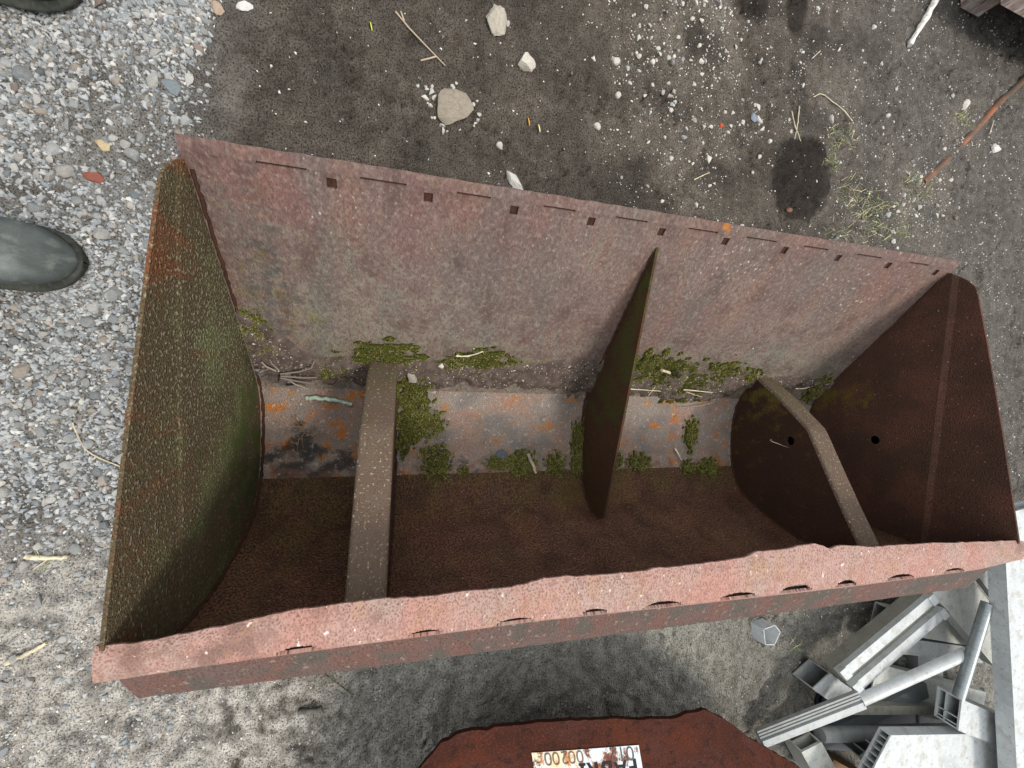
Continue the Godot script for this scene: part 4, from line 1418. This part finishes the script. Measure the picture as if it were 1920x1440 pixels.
func foot_ring(x: float, half: float, low: float, top: float, k := 26) -> Array:
	var ring := []
	for j in k:
		var an := TAU * j / k
		var cy := (low + top) * .5
		var sy := sin(an)
		var sz := cos(an)
		var e := .72
		ring.append(Vector3(x, cy + signf(sy) * pow(absf(sy), e) * (top - low) * .5, signf(sz) * pow(absf(sz), e) * half))
	return ring

func build_person() -> void:
	var p := thing("person", "person in muddy grey-green rubber boots standing on the gravel", "person", Vector3(-.70, 0, -.41))
	var w := 512
	var tex := paint(w, w, Color8(72, 79, 78), [
		[Color8(104, 113, 112), noise_bytes(w, w, 501, .008, 3, 4, true), .42, .7, .85, null, 0.0, 0.0],
		[Color8(54, 60, 60), noise_bytes(w, w, 502, .014, 3, 4, true), .5, .72, .85, null, 0.0, -.05],
		[Color8(132, 136, 130), noise_bytes(w, w, 503, .03, 3, 4, true), .6, .8, .6, null, 0.0, .05],
		[Color8(88, 80, 66), noise_bytes(w, w, 504, .05, 3, 4, true), .62, .8, .6, null, 0.0, .1]], 2.0, .3, true)
	var rubber := triplanar(toned(painted(tex, .5, .45), .8), .25)
	var dark := tex.duplicate()
	var sole_m := triplanar(painted(dark, .75, .3), .12)
	sole_m.albedo_color = Color(.64, .62, .58)
	var cloth := plain(Color8(52, 56, 64), .9, .2)
	for s in [[-.512, -.182], [-.530, -.628]]:
		var toe := Vector3(s[0], 0, s[1]) - p.position
		var boot := Node3D.new()
		boot.name = "boot"
		p.add_child(boot, true)
		boot.position = toe + Vector3(0, .004, 0)
		# x = 0 at the toe tip, foot runs to -x
		var up_rings := []
		var so_rings := []
		for i in 35:
			var f := i / 34.0
			var x := -.29 * pow(f, 2.4)
			var t := -x / .29
			var round_toe := sqrt(clampf(1.0 - pow(1.0 - clampf(t / .24, 0.0, 1.0), 2.2), 0.0, 1.0))
			var half := .052 * round_toe * (1.0 - .20 * smoothstep(.3, .62, t) + .04 * smoothstep(.7, .9, t))
			if t > .9: half *= sqrt(maxf(.02, 1.0 - pow((t - .9) / .1, 2.0)))
			var top := lerpf(.026, .074, pow(clampf(t / .2, 0.0, 1.0), .6)) + .045 * smoothstep(.3, .8, t)
			up_rings.append(foot_ring(x - .005, maxf(half - .0035, .0003), .008, .014 + (top - .014) * round_toe))
			so_rings.append(foot_ring(x, maxf(half + .0012, .0003), 0.0, .013 + .002 * round_toe))
		var st := new_st()
		loft(st, up_rings)
		st.index()
		st.generate_normals()
		part("upper", st.commit(), rubber, boot)
		st = new_st()
		loft(st, so_rings)
		st.index()
		st.generate_normals()
		part("sole", st.commit(), sole_m, boot)
		# shaft and trouser leg above, outside the picture
		var rings := []
		for i in 8:
			var y := lerpf(.05, .30, i / 7.0)
			var ring := []
			for j in 24:
				var an := TAU * j / 24
				ring.append(Vector3(-.225 + cos(an) * lerpf(.062, .070, i / 7.0), y, sin(an) * lerpf(.050, .062, i / 7.0)))
			rings.append(ring)
		st = new_st()
		loft(st, rings)
		st.index()
		st.generate_normals()
		part("shaft", st.commit(), rubber, boot)
		rings = []
		for i in 8:
			var ring := []
			for j in 24:
				var an := TAU * j / 24
				ring.append(Vector3(-.228 + cos(an) * lerpf(.060, .078, i / 7.0), lerpf(.26, .52, i / 7.0), sin(an) * lerpf(.055, .074, i / 7.0)))
			rings.append(ring)
		st = new_st()
		loft(st, rings)
		st.index()
		st.generate_normals()
		part("trouser_leg", st.commit(), cloth, p, boot.position)

# ---------------------------------------------------------------- second rusty attachment with paper label
func build_second_bucket() -> void:
	var b := thing("rusty_attachment", "rust-red curved steel attachment with a torn paper label", "machine part", Vector3(.35, 0, .8))
	var o := b.position
	var tex := paint(900, 600, Color8(66, 39, 32), [
		[Color8(84, 46, 34), noise_bytes(900, 600, 601, .01, 3, 4), .4, .7, .9, null, 0.0, 0.0],
		[Color8(76, 48, 44), noise_bytes(900, 600, 602, .012, 3, 4), .45, .7, .8, null, 0.0, 0.0],
		[Color8(52, 36, 32), noise_bytes(900, 600, 603, .06, 3, 4), .62, .74, .8, null, 0.0, -.25],
		[Color8(116, 74, 56), noise_bytes(900, 600, 604, .3, 3, 4), .58, .80, .4, null, 0.0, .2]], 3.0)
	var m := toned(painted(tex, .92, .15), .75)
	var front := [[-.10, .80], [.0, .63], [.039, .5805], [.066, .553], [.095, .540], [.2164, .548], [.30, .558], [.4037, .5765], [.47, .590], [.548, .586], [.60, .615], [.647, .652], [.78, .7416], [.86, .82]]
	var rag := noise(611, 40.0)
	var fn := func(x: float, t: float) -> Vector3:
		var z0: float = table(front, x) + rag.get_noise_1d(x) * .004
		var a := t * 1.5
		return Vector3(x, .198 + .045 * sin(a) - .03 * (1.0 - cos(a)), z0 + .30 * sin(a * .9) + .08 * t) - o
	part("shell", sheet(lines(-.10, .86, .012), lines(0.0, 1.0, .04), fn, .008, Vector3.UP), m, b)
	# the skirt under the front edge and the ends it stands on
	var skirt := func(x: float, t: float) -> Vector3:
		return Vector3(x, lerpf(.194, .002, t), table(front, x) + .014 + .27 * t) - o
	part("underside", sheet(lines(-.09, .85, .03), lines(0.0, 1.0, .1), skirt, .006, Vector3(0, 0, -1)), m, b)
	# label, printed to be read from the far side
	var lab := Node3D.new()
	lab.name = "paper_label"
	b.add_child(lab)
	var pt := paint(300, 110, Color8(186, 198, 204), [
		[Color8(196, 184, 150), noise_bytes(300, 110, 621, .02, 3, 3), .1, .5, .9, zone_bytes(300, 110, func(u: float, v: float) -> float: return 1.0 - smoothstep(.25, .6, u)), .5, 0.0],
		[Color8(92, 48, 34), noise_bytes(300, 110, 622, .03, 3, 3), .2, .4, 1.0, zone_bytes(300, 110, func(u: float, v: float) -> float: return gauss(u, v, .58, .28, .15, .22) + .9 * gauss(u, v, .25, .42, .26, .12) + .5 * gauss(u, v, .12, .1, .12, .08)), .55, -.2],
		[Color8(176, 110, 48), noise_bytes(300, 110, 623, .06, 3, 3), .4, .6, .8, zone_bytes(300, 110, func(u: float, v: float) -> float: return .9 * gauss(u, v, .2, .1, .2, .15) + .6 * gauss(u, v, .5, .2, .2, .2)), .5, 0.0]], 1.0)
	var c00 := Vector3(.2125, 0, .589)
	var c10 := Vector3(.409, 0, .6165)
	var dv := Vector3(.018, 0, .11)
	var onshell := func(x: float, z: float) -> float:
		# height of the shell at a spot, found by stepping down its curve
		var t := 0.0
		while t < 1.0 and (fn.call(x, t) + o).z < z: t += .004
		return (fn.call(x, t) + o).y
	var lfn := func(u: float, v: float) -> Vector3:
		var q: Vector3 = c00.lerp(c10, u) + dv * v
		q.y = onshell.call(q.x, q.z) + .0018
		return q - o
	part("paper", sheet(lines(0, 1, .05), lines(0, 1, .08), lfn, .0006, Vector3.UP), painted(pt, .7, .3), lab)
	var right := (c10 - c00).normalized()
	var down := dv.normalized()
	var slope: float = (onshell.call(.39, .66) - onshell.call(.39, .62)) / .04
	for t in [["012", .945, -.06, .030, Color8(88, 74, 68), false], ["00200", .46, -.05, .026, Color8(112, 84, 62), false], ["FABRI", .965, .10, .040, Color8(22, 22, 30), true]]:
		var f := SystemFont.new()
		f.font_names = PackedStringArray(["Droid Sans"])
		if t[5]: f.font_weight = 700
		var tm := TextMesh.new()
		tm.text = t[0]
		tm.font = f
		tm.font_size = 32
		tm.pixel_size = t[3] / 32.0
		tm.depth = .0004
		tm.horizontal_alignment = HORIZONTAL_ALIGNMENT_LEFT
		tm.vertical_alignment = VERTICAL_ALIGNMENT_BOTTOM
		var q: Vector3 = c00.lerp(c10, t[1]) + dv * float(t[2])
		q.y = onshell.call(q.x, q.z) + .0026
		var tx := -right
		var ty := (down + Vector3(0, slope, 0)).normalized()
		var li := part("lettering", tm, plain(t[4], .7, .3), lab, q - o)
		li.basis = Basis(tx, ty, tx.cross(ty).normalized())

# ---------------------------------------------------------------- pile of plastic profiles
func frame_box(called: String, label: String, category: String, corner: Vector3, along: Vector3, across: Vector3, tall: float, wall: float, webs: Array, m: Material, group := "plastic profiles piled behind the bucket") -> Node3D:
	# hollow extrusion: corner is the lower near corner of the open end
	var t := thing(called, label, category, corner, group)
	var up := Vector3(0, tall, 0)
	var ac := across.normalized()
	var st := new_st()
	add_block(st, Vector3(0, tall - wall, 0), along, across, Vector3(0, wall, 0))
	add_block(st, Vector3.ZERO, along, across, Vector3(0, wall, 0))
	add_block(st, Vector3(0, wall, 0), along, ac * wall, Vector3(0, tall - wall * 2.0, 0))
	add_block(st, across - ac * wall + Vector3(0, wall, 0), along, ac * wall, Vector3(0, tall - wall * 2.0, 0))
	part("shell", st.commit(), m, t)
	for w in webs:
		st = new_st()
		# [position across 0..1, vertical?]
		if w[1]: add_block(st, across * float(w[0]) + Vector3(0, wall, 0) + along * .004, along * .95, ac * wall * .7, Vector3(0, tall - wall * 2.0, 0))
		else: add_block(st, ac * wall + Vector3(0, tall * float(w[0]), 0) + along * .004, along * .95, across - ac * wall * 2.0, Vector3(0, wall * .7, 0))
		part("inner_wall", st.commit(), m, t)
	return t

func build_profiles() -> void:
	var w := 512
	var tex := paint(w, w, Color8(190, 195, 196), [
		[Color8(172, 177, 178), noise_bytes(w, w, 701, .006, 3, 4, true), .4, .75, .8, null, 0.0, 0.0],
		[Color8(164, 162, 154), noise_bytes(w, w, 702, .02, 3, 4, true), .58, .8, .7, null, 0.0, 0.0],
		[Color8(120, 114, 102), noise_bytes(w, w, 703, .09, 3, 4, true), .7, .84, .6, null, 0.0, .03],
		[Color8(204, 208, 209), noise_bytes(w, w, 704, .05, 3, 4, true), .6, .8, .6, null, 0.0, 0.0]], .6, .3, true)
	var white := triplanar(toned(painted(tex, .45, .45, .4), .84), .3)
	var dirty := triplanar(painted(tex, .6, .4, .6), .22)
	dirty.albedo_color = Color(.9, .89, .86)
	var grime := triplanar(painted(tex, .7, .3, .6), .25)
	grime.albedo_color = Color(.68, .66, .61)
	var grey := triplanar(painted(tex, .5, .45, .6), .25)
	grey.albedo_color = Color(.74, .74, .73)
	var zinc := triplanar(painted(tex, .42, .5, .8), .1)
	zinc.albedo_color = Color(.72, .74, .75)
	zinc.metallic = .6
	var dark := plain(Color8(44, 50, 60), .35, .5)
	# long wide profile lying across everything along z
	frame_box("plastic_profile", "wide white plastic profile laid over the pile, its end beside the bucket's end plate", "profile", Vector3(1.345, .188, .262), Vector3(.118, 0, 1.05), Vector3(.16, 0, -.018), .032, .004, [[.5, true]], white)
	# panel with a row of square chambers
	frame_box("hollow_panel", "white hollow panel with a row of square chambers at its end", "panel", Vector3(1.1011, .134, .7756), Vector3(.62, 0, .115), Vector3(-.135, 0, .162), .024, .003, [[.07, true], [.14, true], [.21, true], [.28, true], [.35, true], [.42, true], [.49, true], [.56, true], [.63, true], [.70, true], [.77, true], [.84, true], [.91, true]], white)
	# short post with chambered end
	frame_box("post_profile", "short white ribbed post with a chambered end, under the wide profile", "profile", Vector3(1.3175, .124, .7227), Vector3(.30, 0, .135), Vector3(-.011, 0, .072), .046, .004, [[.35, false], [.62, true], [.85, true]], white)
	for k in 2:
		pass
	# square downpipe piece, open end toward the soil
	frame_box("square_pipe", "short white square pipe with a dark open end, lying on the mud", "pipe", Vector3(1.0474, .006, .6935), Vector3(.125, 0, .088), Vector3(-.0563, 0, .0306), .054, .003, [], white)
	# tall ridged profile
	var a0 := Vector3(1.012, .066, .652)
	var along := Vector3(.312, 0, -.150)
	var across := Vector3(.062, 0, .062)
	var t := thing("ridged_profile", "dirty frame profile with two white rails and end clips, leaning over the square pipe", "profile", a0, "plastic profiles piled behind the bucket")
	var st := new_st()
	add_block(st, Vector3.ZERO, along, across, Vector3(0, .028, 0))
	part("body", st.commit(), grime, t)
	for q in [0.0, .66]:
		st = new_st()
		add_block(st, across * q + along * .05 + Vector3(0, .0285, 0), along * .90, across * .34, Vector3(0, .012, 0))
		part("rail", st.commit(), white, t)
		for e in [-.005, .945]:
			st = new_st()
			add_block(st, across * (q - .02) + along * e + Vector3(0, .0285, 0), along * .06, across * .38, Vector3(0, .015, 0))
			part("end_clip", st.commit(), white, t)
	# board running under the wide profile from the ridged profile's end
	frame_box("plastic_profile", "flat dirty white board sloping away under the wide profile", "board", Vector3(1.318, .08, .492), Vector3(.26, 0, .235), Vector3(.085, 0, -.08), .026, .003, [[.5, true]], dirty)
	frame_box("edge_trim", "narrow grey trim strip beside the flat dirty board", "trim", Vector3(1.412, .105, .405), Vector3(.20, 0, .19), Vector3(.035, 0, -.035), .014, .003, [], grey)
	# long gutter leaning up on the pile
	var g0 := Vector3(.862, .030, .846)
	var g1 := Vector3(1.075, .108, .728)
	var g2 := Vector3(1.345, .158, .622)
	t = thing("gutter", "long white channel strip joined to a half-round pipe, leaning up the pile", "gutter", g0, "plastic profiles piled behind the bucket")
	var dirg := (g1 - g0)
	var sideg := Vector3(-dirg.z, 0, dirg.x).normalized()
	st = new_st()
	add_block(st, sideg * -.004, dirg, sideg * .020, Vector3(0, .012, 0))
	part("strip", st.commit(), white, t)
	for k in 3:
		st = new_st()
		add_block(st, sideg * (-.013 - .009 * k), dirg, sideg * .0055, Vector3(0, .008, 0))
		part("groove_rail", st.commit(), grey, t)
	var rings := []
	var dir2 := (g2 - g1).normalized()
	var sd := Vector3(-dir2.z, 0, dir2.x).normalized()
	var upv := sd.cross(dir2).normalized()
	if upv.y < 0.0: upv = -upv
	st = new_st()
	for i in 14:
		var q := []
		for e in [[0.0, i], [1.0, i], [0.0, i + 1], [1.0, i + 1]]:
			var an: float = lerpf(-.15, PI + .15, e[1] / 14.0)
			q.append((g1 - g0) + (g2 - g1) * e[0] + sd * cos(an) * .0145 + upv * sin(an) * .014)
		for k in [0, 1, 2, 2, 1, 3]: st.add_vertex(q[k])
	st.index()
	st.generate_normals()
	part("half_pipe", st.commit(), white, t)
	# galvanised tube
	t = thing("metal_tube", "mottled galvanised tube slanting from the gutter down to the chambered post", "tube", Vector3(1.3168, .2, .548), "metal tubes in the pile")
	part("tube_wall", tube([Vector3(0.055, -.015, -.06), Vector3(-.004, -.034, .17)], [.0115, .0115], 20), zinc, t)
	t = thing("metal_tube", "grey tube lying low behind the hollow panel", "tube", Vector3(1.0241, .055, .8458), "metal tubes in the pile")
	part("tube_wall", tube([Vector3.ZERO, Vector3(.60, .02, .088)], [.017, .017], 20), grey, t)
	# boards lower in the pile
	frame_box("plastic_profile", "flat white board low in the pile under the gutter", "board", Vector3(1.22, .03, .700), Vector3(.44, 0, .15), Vector3(-.03, 0, .10), .024, .003, [[.5, true]], dirty)
	frame_box("plastic_profile", "narrow ribbed strip low in the pile beside the flat white board", "board", Vector3(1.24, .028, .628), Vector3(.40, 0, .09), Vector3(-.01, 0, .04), .03, .003, [[.5, true]], grey)
	frame_box("plastic_profile", "pale sheet wedged between the ridged profile and the galvanised tube", "board", Vector3(1.25, .026, .555), Vector3(.40, 0, .10), Vector3(-.02, 0, .06), .03, .003, [], dirty)
	frame_box("dark_panel", "dark glossy panel at the bottom of the pile", "panel", Vector3(1.08, .008, .775), Vector3(.56, 0, .13), Vector3(-.035, 0, .14), .016, .004, [], dark)
	frame_box("edge_trim", "thin grey channel crossing under the gutter", "trim", Vector3(1.10, .062, .770), Vector3(.30, 0, .055), Vector3(-.005, 0, .022), .016, .003, [], grime)
	frame_box("edge_trim", "grooved dark strip running parallel under the gutter", "trim", Vector3(1.03, .03, .862), Vector3(.34, .03, -.10), Vector3(.012, 0, .04), .014, .003, [], plain(Color8(86, 90, 92), .5, .4))
	frame_box("box_profile", "small white box profile with a brown inside at the pile's foot", "profile", Vector3(.935, .02, .850), Vector3(.085, 0, .13), Vector3(.062, 0, -.012), .06, .005, [[.5, false]], dirty)
	frame_box("box_profile", "white slatted profile end stacked on a scrap of timber", "profile", Vector3(1.10, .045, .885), Vector3(.20, 0, .14), Vector3(.05, 0, -.02), .05, .004, [[.4, true]], white)
	t = thing("timber_scrap", "scrap of brown timber wedged under the white panel", "timber", Vector3(1.08, .005, .925), "")
	st = new_st()
	add_block(st, Vector3.ZERO, Vector3(.16, 0, .10), Vector3(-.03, 0, .05), Vector3(0, .045, 0))
	part("block", st.commit(), plain(Color8(120, 96, 72), .9, .2), t)
	# small cut-off near the flange
	t = thing("profile_offcut", "small grey-green profile offcut standing on the mud near the rear flange", "offcut", Vector3(.885, .0, .598))
	st = new_st()
	var poly := [Vector2(-.024, -.020), Vector2(.012, -.026), Vector2(.030, -.006), Vector2(.012, .024), Vector2(-.018, .020)]
	for k in poly.size():
		var p0 := Vector3(poly[k].x, 0, poly[k].y)
		var p1 := Vector3(poly[(k + 1) % poly.size()].x, 0, poly[(k + 1) % poly.size()].y)
		var inn := Vector3(-(p1 - p0).z, 0, (p1 - p0).x).normalized() * .0016
		add_block(st, p0, p1 - p0, inn, Vector3(.012, .026, .004))
	part("shell", st.commit(), triplanar(painted(tex, .5, .4, .5), .2), t)
	# wide grey board hidden under everything keeps the pile off the mud
	frame_box("base_board", "grey plank under the pile, resting on the mud", "plank", Vector3(1.40, .0, .45), Vector3(.05, 0, .75), Vector3(.10, 0, -.01), .028, .004, [], grey)

# ---------------------------------------------------------------- things lying about the yard
func gpt(x: float, z: float, lift := 0.0) -> Vector3:
	return Vector3(x, ground_h(x, z) + lift, z)

func build_yard_things() -> void:
	var straw := lin(198, 186, 160)
	var st := new_st()
	# rusty rod half sunk in the clay
	var pts := []
	for i in 9:
		var f := i / 8.0
		pts.append(gpt(lerpf(1.46, 2.0, f), lerpf(-.640, -1.13, f) + .006 * sin(f * 7.0), -.005 + .004 * f))
	var rt := paint(256, 256, Color8(96, 80, 68), [
		[Color8(146, 92, 66), noise_bytes(256, 256, 801, .02, 3, 3, true), .5, .7, .9, null, 0.0, 0.0],
		[Color8(78, 72, 64), noise_bytes(256, 256, 802, .03, 3, 3, true), .5, .7, .9, null, 0.0, 0.0]], 2.0, .3, true)
	var rod := part("rusty_rod", tube(pts, [.011], 12), triplanar(painted(rt, .85, .3), .3), self)
	tag(rod, "rusty iron rod half sunk in the clay among grit", "rod")
	# weathered beam at the corner of the yard
	var bm := thing("timber_beam", "weathered pale timber beam casting deep shade on the clay", "beam", Vector3(2.03, 0, -1.34))
	var bt := paint(512, 128, Color8(150, 138, 130), [
		[Color8(186, 182, 178), noise_bytes(512, 128, 811, .02, 3, 4), .45, .7, .9, null, 0.0, 0.0],
		[Color8(118, 86, 80), noise_bytes(512, 128, 812, .03, 3, 4), .5, .75, .7, null, 0.0, 0.0],
		[Color8(70, 62, 58), noise_bytes(512, 128, 813, .1, 3, 4), .6, .8, .7, null, 0.0, -.2]], 3.0)
	var bmat := triplanar(painted(bt, .9, .2), .35)
	var dirb := Vector3(.997, 0, .083)
	st = new_st()
	add_block(st, Vector3(-.50, .115, .262), dirb * 1.2, Vector3(-.04, 0, -.5), Vector3(0, .04, 0))
	part("plank", st.commit(), bmat, bm)
	for q in [.06, .86]:
		st = new_st()
		add_block(st, Vector3(-.50, .0, .14) + dirb * 1.1 * q, dirb * .08, Vector3(-.02, 0, -.34), Vector3(0, .115, 0))
		part("foot_block", st.commit(), bmat, bm)
	# peeled white strip
	bar([gpt(1.375, -1.02, .006), gpt(1.41, -1.08, .008), gpt(1.45, -1.14, .008), gpt(1.50, -1.23, .010)], .0075, lin(220, 216, 208), "bark_strip", "peeled white bark strip pointing at the weathered beam", "bark strip", "", 7, 1.3)
	# dry stems and twigs
	var tw := thing("twig", "thin dry forked twig lying on dark soil near the mortar lump", "twig", gpt(.0, -.69))
	var o := tw.position
	var forks := [[[-.0427, -.731], [-.018, -.709], [.02, -.678], [.0567, -.650]], [[.038, -.664], [.022, -.656], [.008, -.650]], [[-.026, -.716], [-.030, -.726], [-.033, -.735]]]
	for f in forks:
		var q := []
		for e in f: q.append(gpt(e[0], e[1], .004) - o)
		st = new_st()
		st.set_color(lin(168, 152, 132))
		tube(q, [.0018, .0016, .0014, .0011], 6, st)
		part("stem", st.commit(), M.vc, tw)
	var runs := [
		[[.955, -.745], [.965, -.71], [.985, -.67], "dry straw lying beside the wet patch's tip"],
		[[.975, -.76], [.975, -.72], [.968, -.675], "second dry straw parallel to the one by the wet patch"],
		[[1.03, -.80], [1.06, -.815], [1.10, -.80], "curled straw above the wet patch"],
		[[1.10, -.80], [1.13, -.785], [1.165, -.76], "kinked straw ending near the small green tuft"],
		[[1.02, -.90], [1.035, -.915], [1.05, -.93], "short straw bit on the brown soil past the wet patch"],
		[[1.75, -.84], [1.757, -.86], [1.763, -.885], "white straw stub on the bare clay past the rusty rod"],
		[[.665, -.52], [.69, -.535], [.71, -.545], "stray straw among the pale pebbles"],
		[[-.53, .08], [-.505, .125], [-.46, .155], "long dry stem across the gravel beside the end plate"],
		[[-.585, .295], [-.555, .30], [-.53, .302], "flat pale wood splinter where gravel turns to crust"],
		[[-.60, .46], [-.575, .45], [-.55, .435], "thin splinter on the pale crusted mud"],
		[[-.135, .555], [-.11, .575], [-.085, .60], "dark stem pressed into the crusted mud under the flange"]]
	for q in runs:
		var p3 := []
		for k in 3: p3.append(gpt(q[k][0], q[k][1], .004))
		var wide := .0040 if "splinter" in q[3] else .0014
		bar(p3, wide, straw if not ("dark" in q[3]) else lin(110, 104, 92), "wood_splinter" if "splinter" in q[3] else "straw", q[3], "splinter" if "splinter" in q[3] else "straw", "", 5, .8)
	# fallen leaves
	for q in [[-.0884, -.6955, lin(190, 196, 70), "small yellow-green leaf on dark soil above the forked twig"], [.262, -.565, lin(216, 206, 140), "pale yellow leaf by the pebbles under the chunky white stone"], [.238, -.575, lin(206, 150, 60), "tiny orange leaf scrap by the pale yellow leaf"]]:
		st = new_st()
		var c := gpt(q[0], q[1], .004)
		for k in 6:
			var a0 := lerpf(0, PI, k / 6.0)
			var a1 := lerpf(0, PI, (k + 1) / 6.0)
			for s in [-1.0, 1.0]:
				var l := .009
				var u0 := Vector3(-cos(a0) * l * .25 + s * sin(a0) * l * .22, .001 * sin(a0), -cos(a0) * l)
				var u1 := Vector3(-cos(a1) * l * .25 + s * sin(a1) * l * .22, .001 * sin(a1), -cos(a1) * l)
				for z in [c, c + u0, c + u1]:
					st.set_color(q[2])
					st.set_normal(Vector3.UP)
					st.add_vertex(z)
		var lf := part("fallen_leaf", st.commit(), M.vc, self)
		tag(lf, q[3], "leaf")
	# iron scrap by the lip corner
	bar([gpt(-.175, .615, .006), gpt(-.135, .612, .006)], .006, lin(92, 90, 84), "wood_splinter", "grey wood splinter on the crust just below the flange end", "splinter", "", 5, .8)

func build_grass() -> void:
	var r := RandomNumberGenerator.new()
	r.seed = 99
	var spots := [[1.13, -.71, .05, 60, "sparse green grass tuft growing above the wet patch"], [1.10, -.635, .03, 30, "tiny green grass tuft touching the wet patch"], [1.20, -.55, .09, 110, "straggly grass patch beside the pale pebbles near the cutting edge corner"],
		[1.30, -.50, .10, 150, "wide straggly grass patch among pale grit at the cutting edge corner"], [1.42, -.62, .06, 70, "grass tuft around the rusty rod's tip"], [1.62, -.86, .04, 40, "thin grass tuft beside the rusty rod"], [1.15, -.44, .07, 60, "low moss-green grass strip right against the cutting edge"],
		[1.28, -.02, .04, 25, "single grass sprig outside the dark end plate"], [1.10, .86, .05, 70, "green grass tuft in the gap under the plastic pile"], [1.0, .655, .015, 14, "green seedling wedged beside the square pipe"], [1.165, .70, .015, 14, "green seedling under the gutter"], [-.56, .30, .01, 8, "tiny green sprig in the crusted mud"]]
	for s in spots:
		var st := new_st()
		for k in s[3]:
			var an := r.randf() * TAU
			var q := sqrt(r.randf()) * float(s[2])
			var p := gpt(s[0] + cos(an) * q, s[1] + sin(an) * q * .7)
			var dirn := Vector3(r.randf_range(-1, 1), r.randf_range(.15, .6), r.randf_range(-1, 1)).normalized()
			var ln := r.randf_range(.012, .035)
			var side := dirn.cross(Vector3.UP).normalized() * r.randf_range(.0004, .0008)
			var col := lin(84, 102, 56).lerp(lin(140, 146, 98), r.randf())
			if r.randf() < .25: col = lin(188, 176, 140)
			var m := p + dirn * ln * .6
			var e := p + dirn * ln + Vector3(0, -ln * .2, 0)
			for t in [[p - side, p + side, m + side * .8], [p - side, m + side * .8, m - side * .8], [m - side * .8, m + side * .8, e]]:
				var tri: Array = t
				if (tri[1] - tri[0]).cross(tri[2] - tri[0]).y > 0.0: tri = [t[0], t[2], t[1]]
				for z in tri:
					st.set_color(col)
					st.set_normal(Vector3(0, 1, 0))
					st.add_vertex(z)
		var o := part("grass_tuft", st.commit(), M.moss, self)
		tag(o, s[4], "grass")
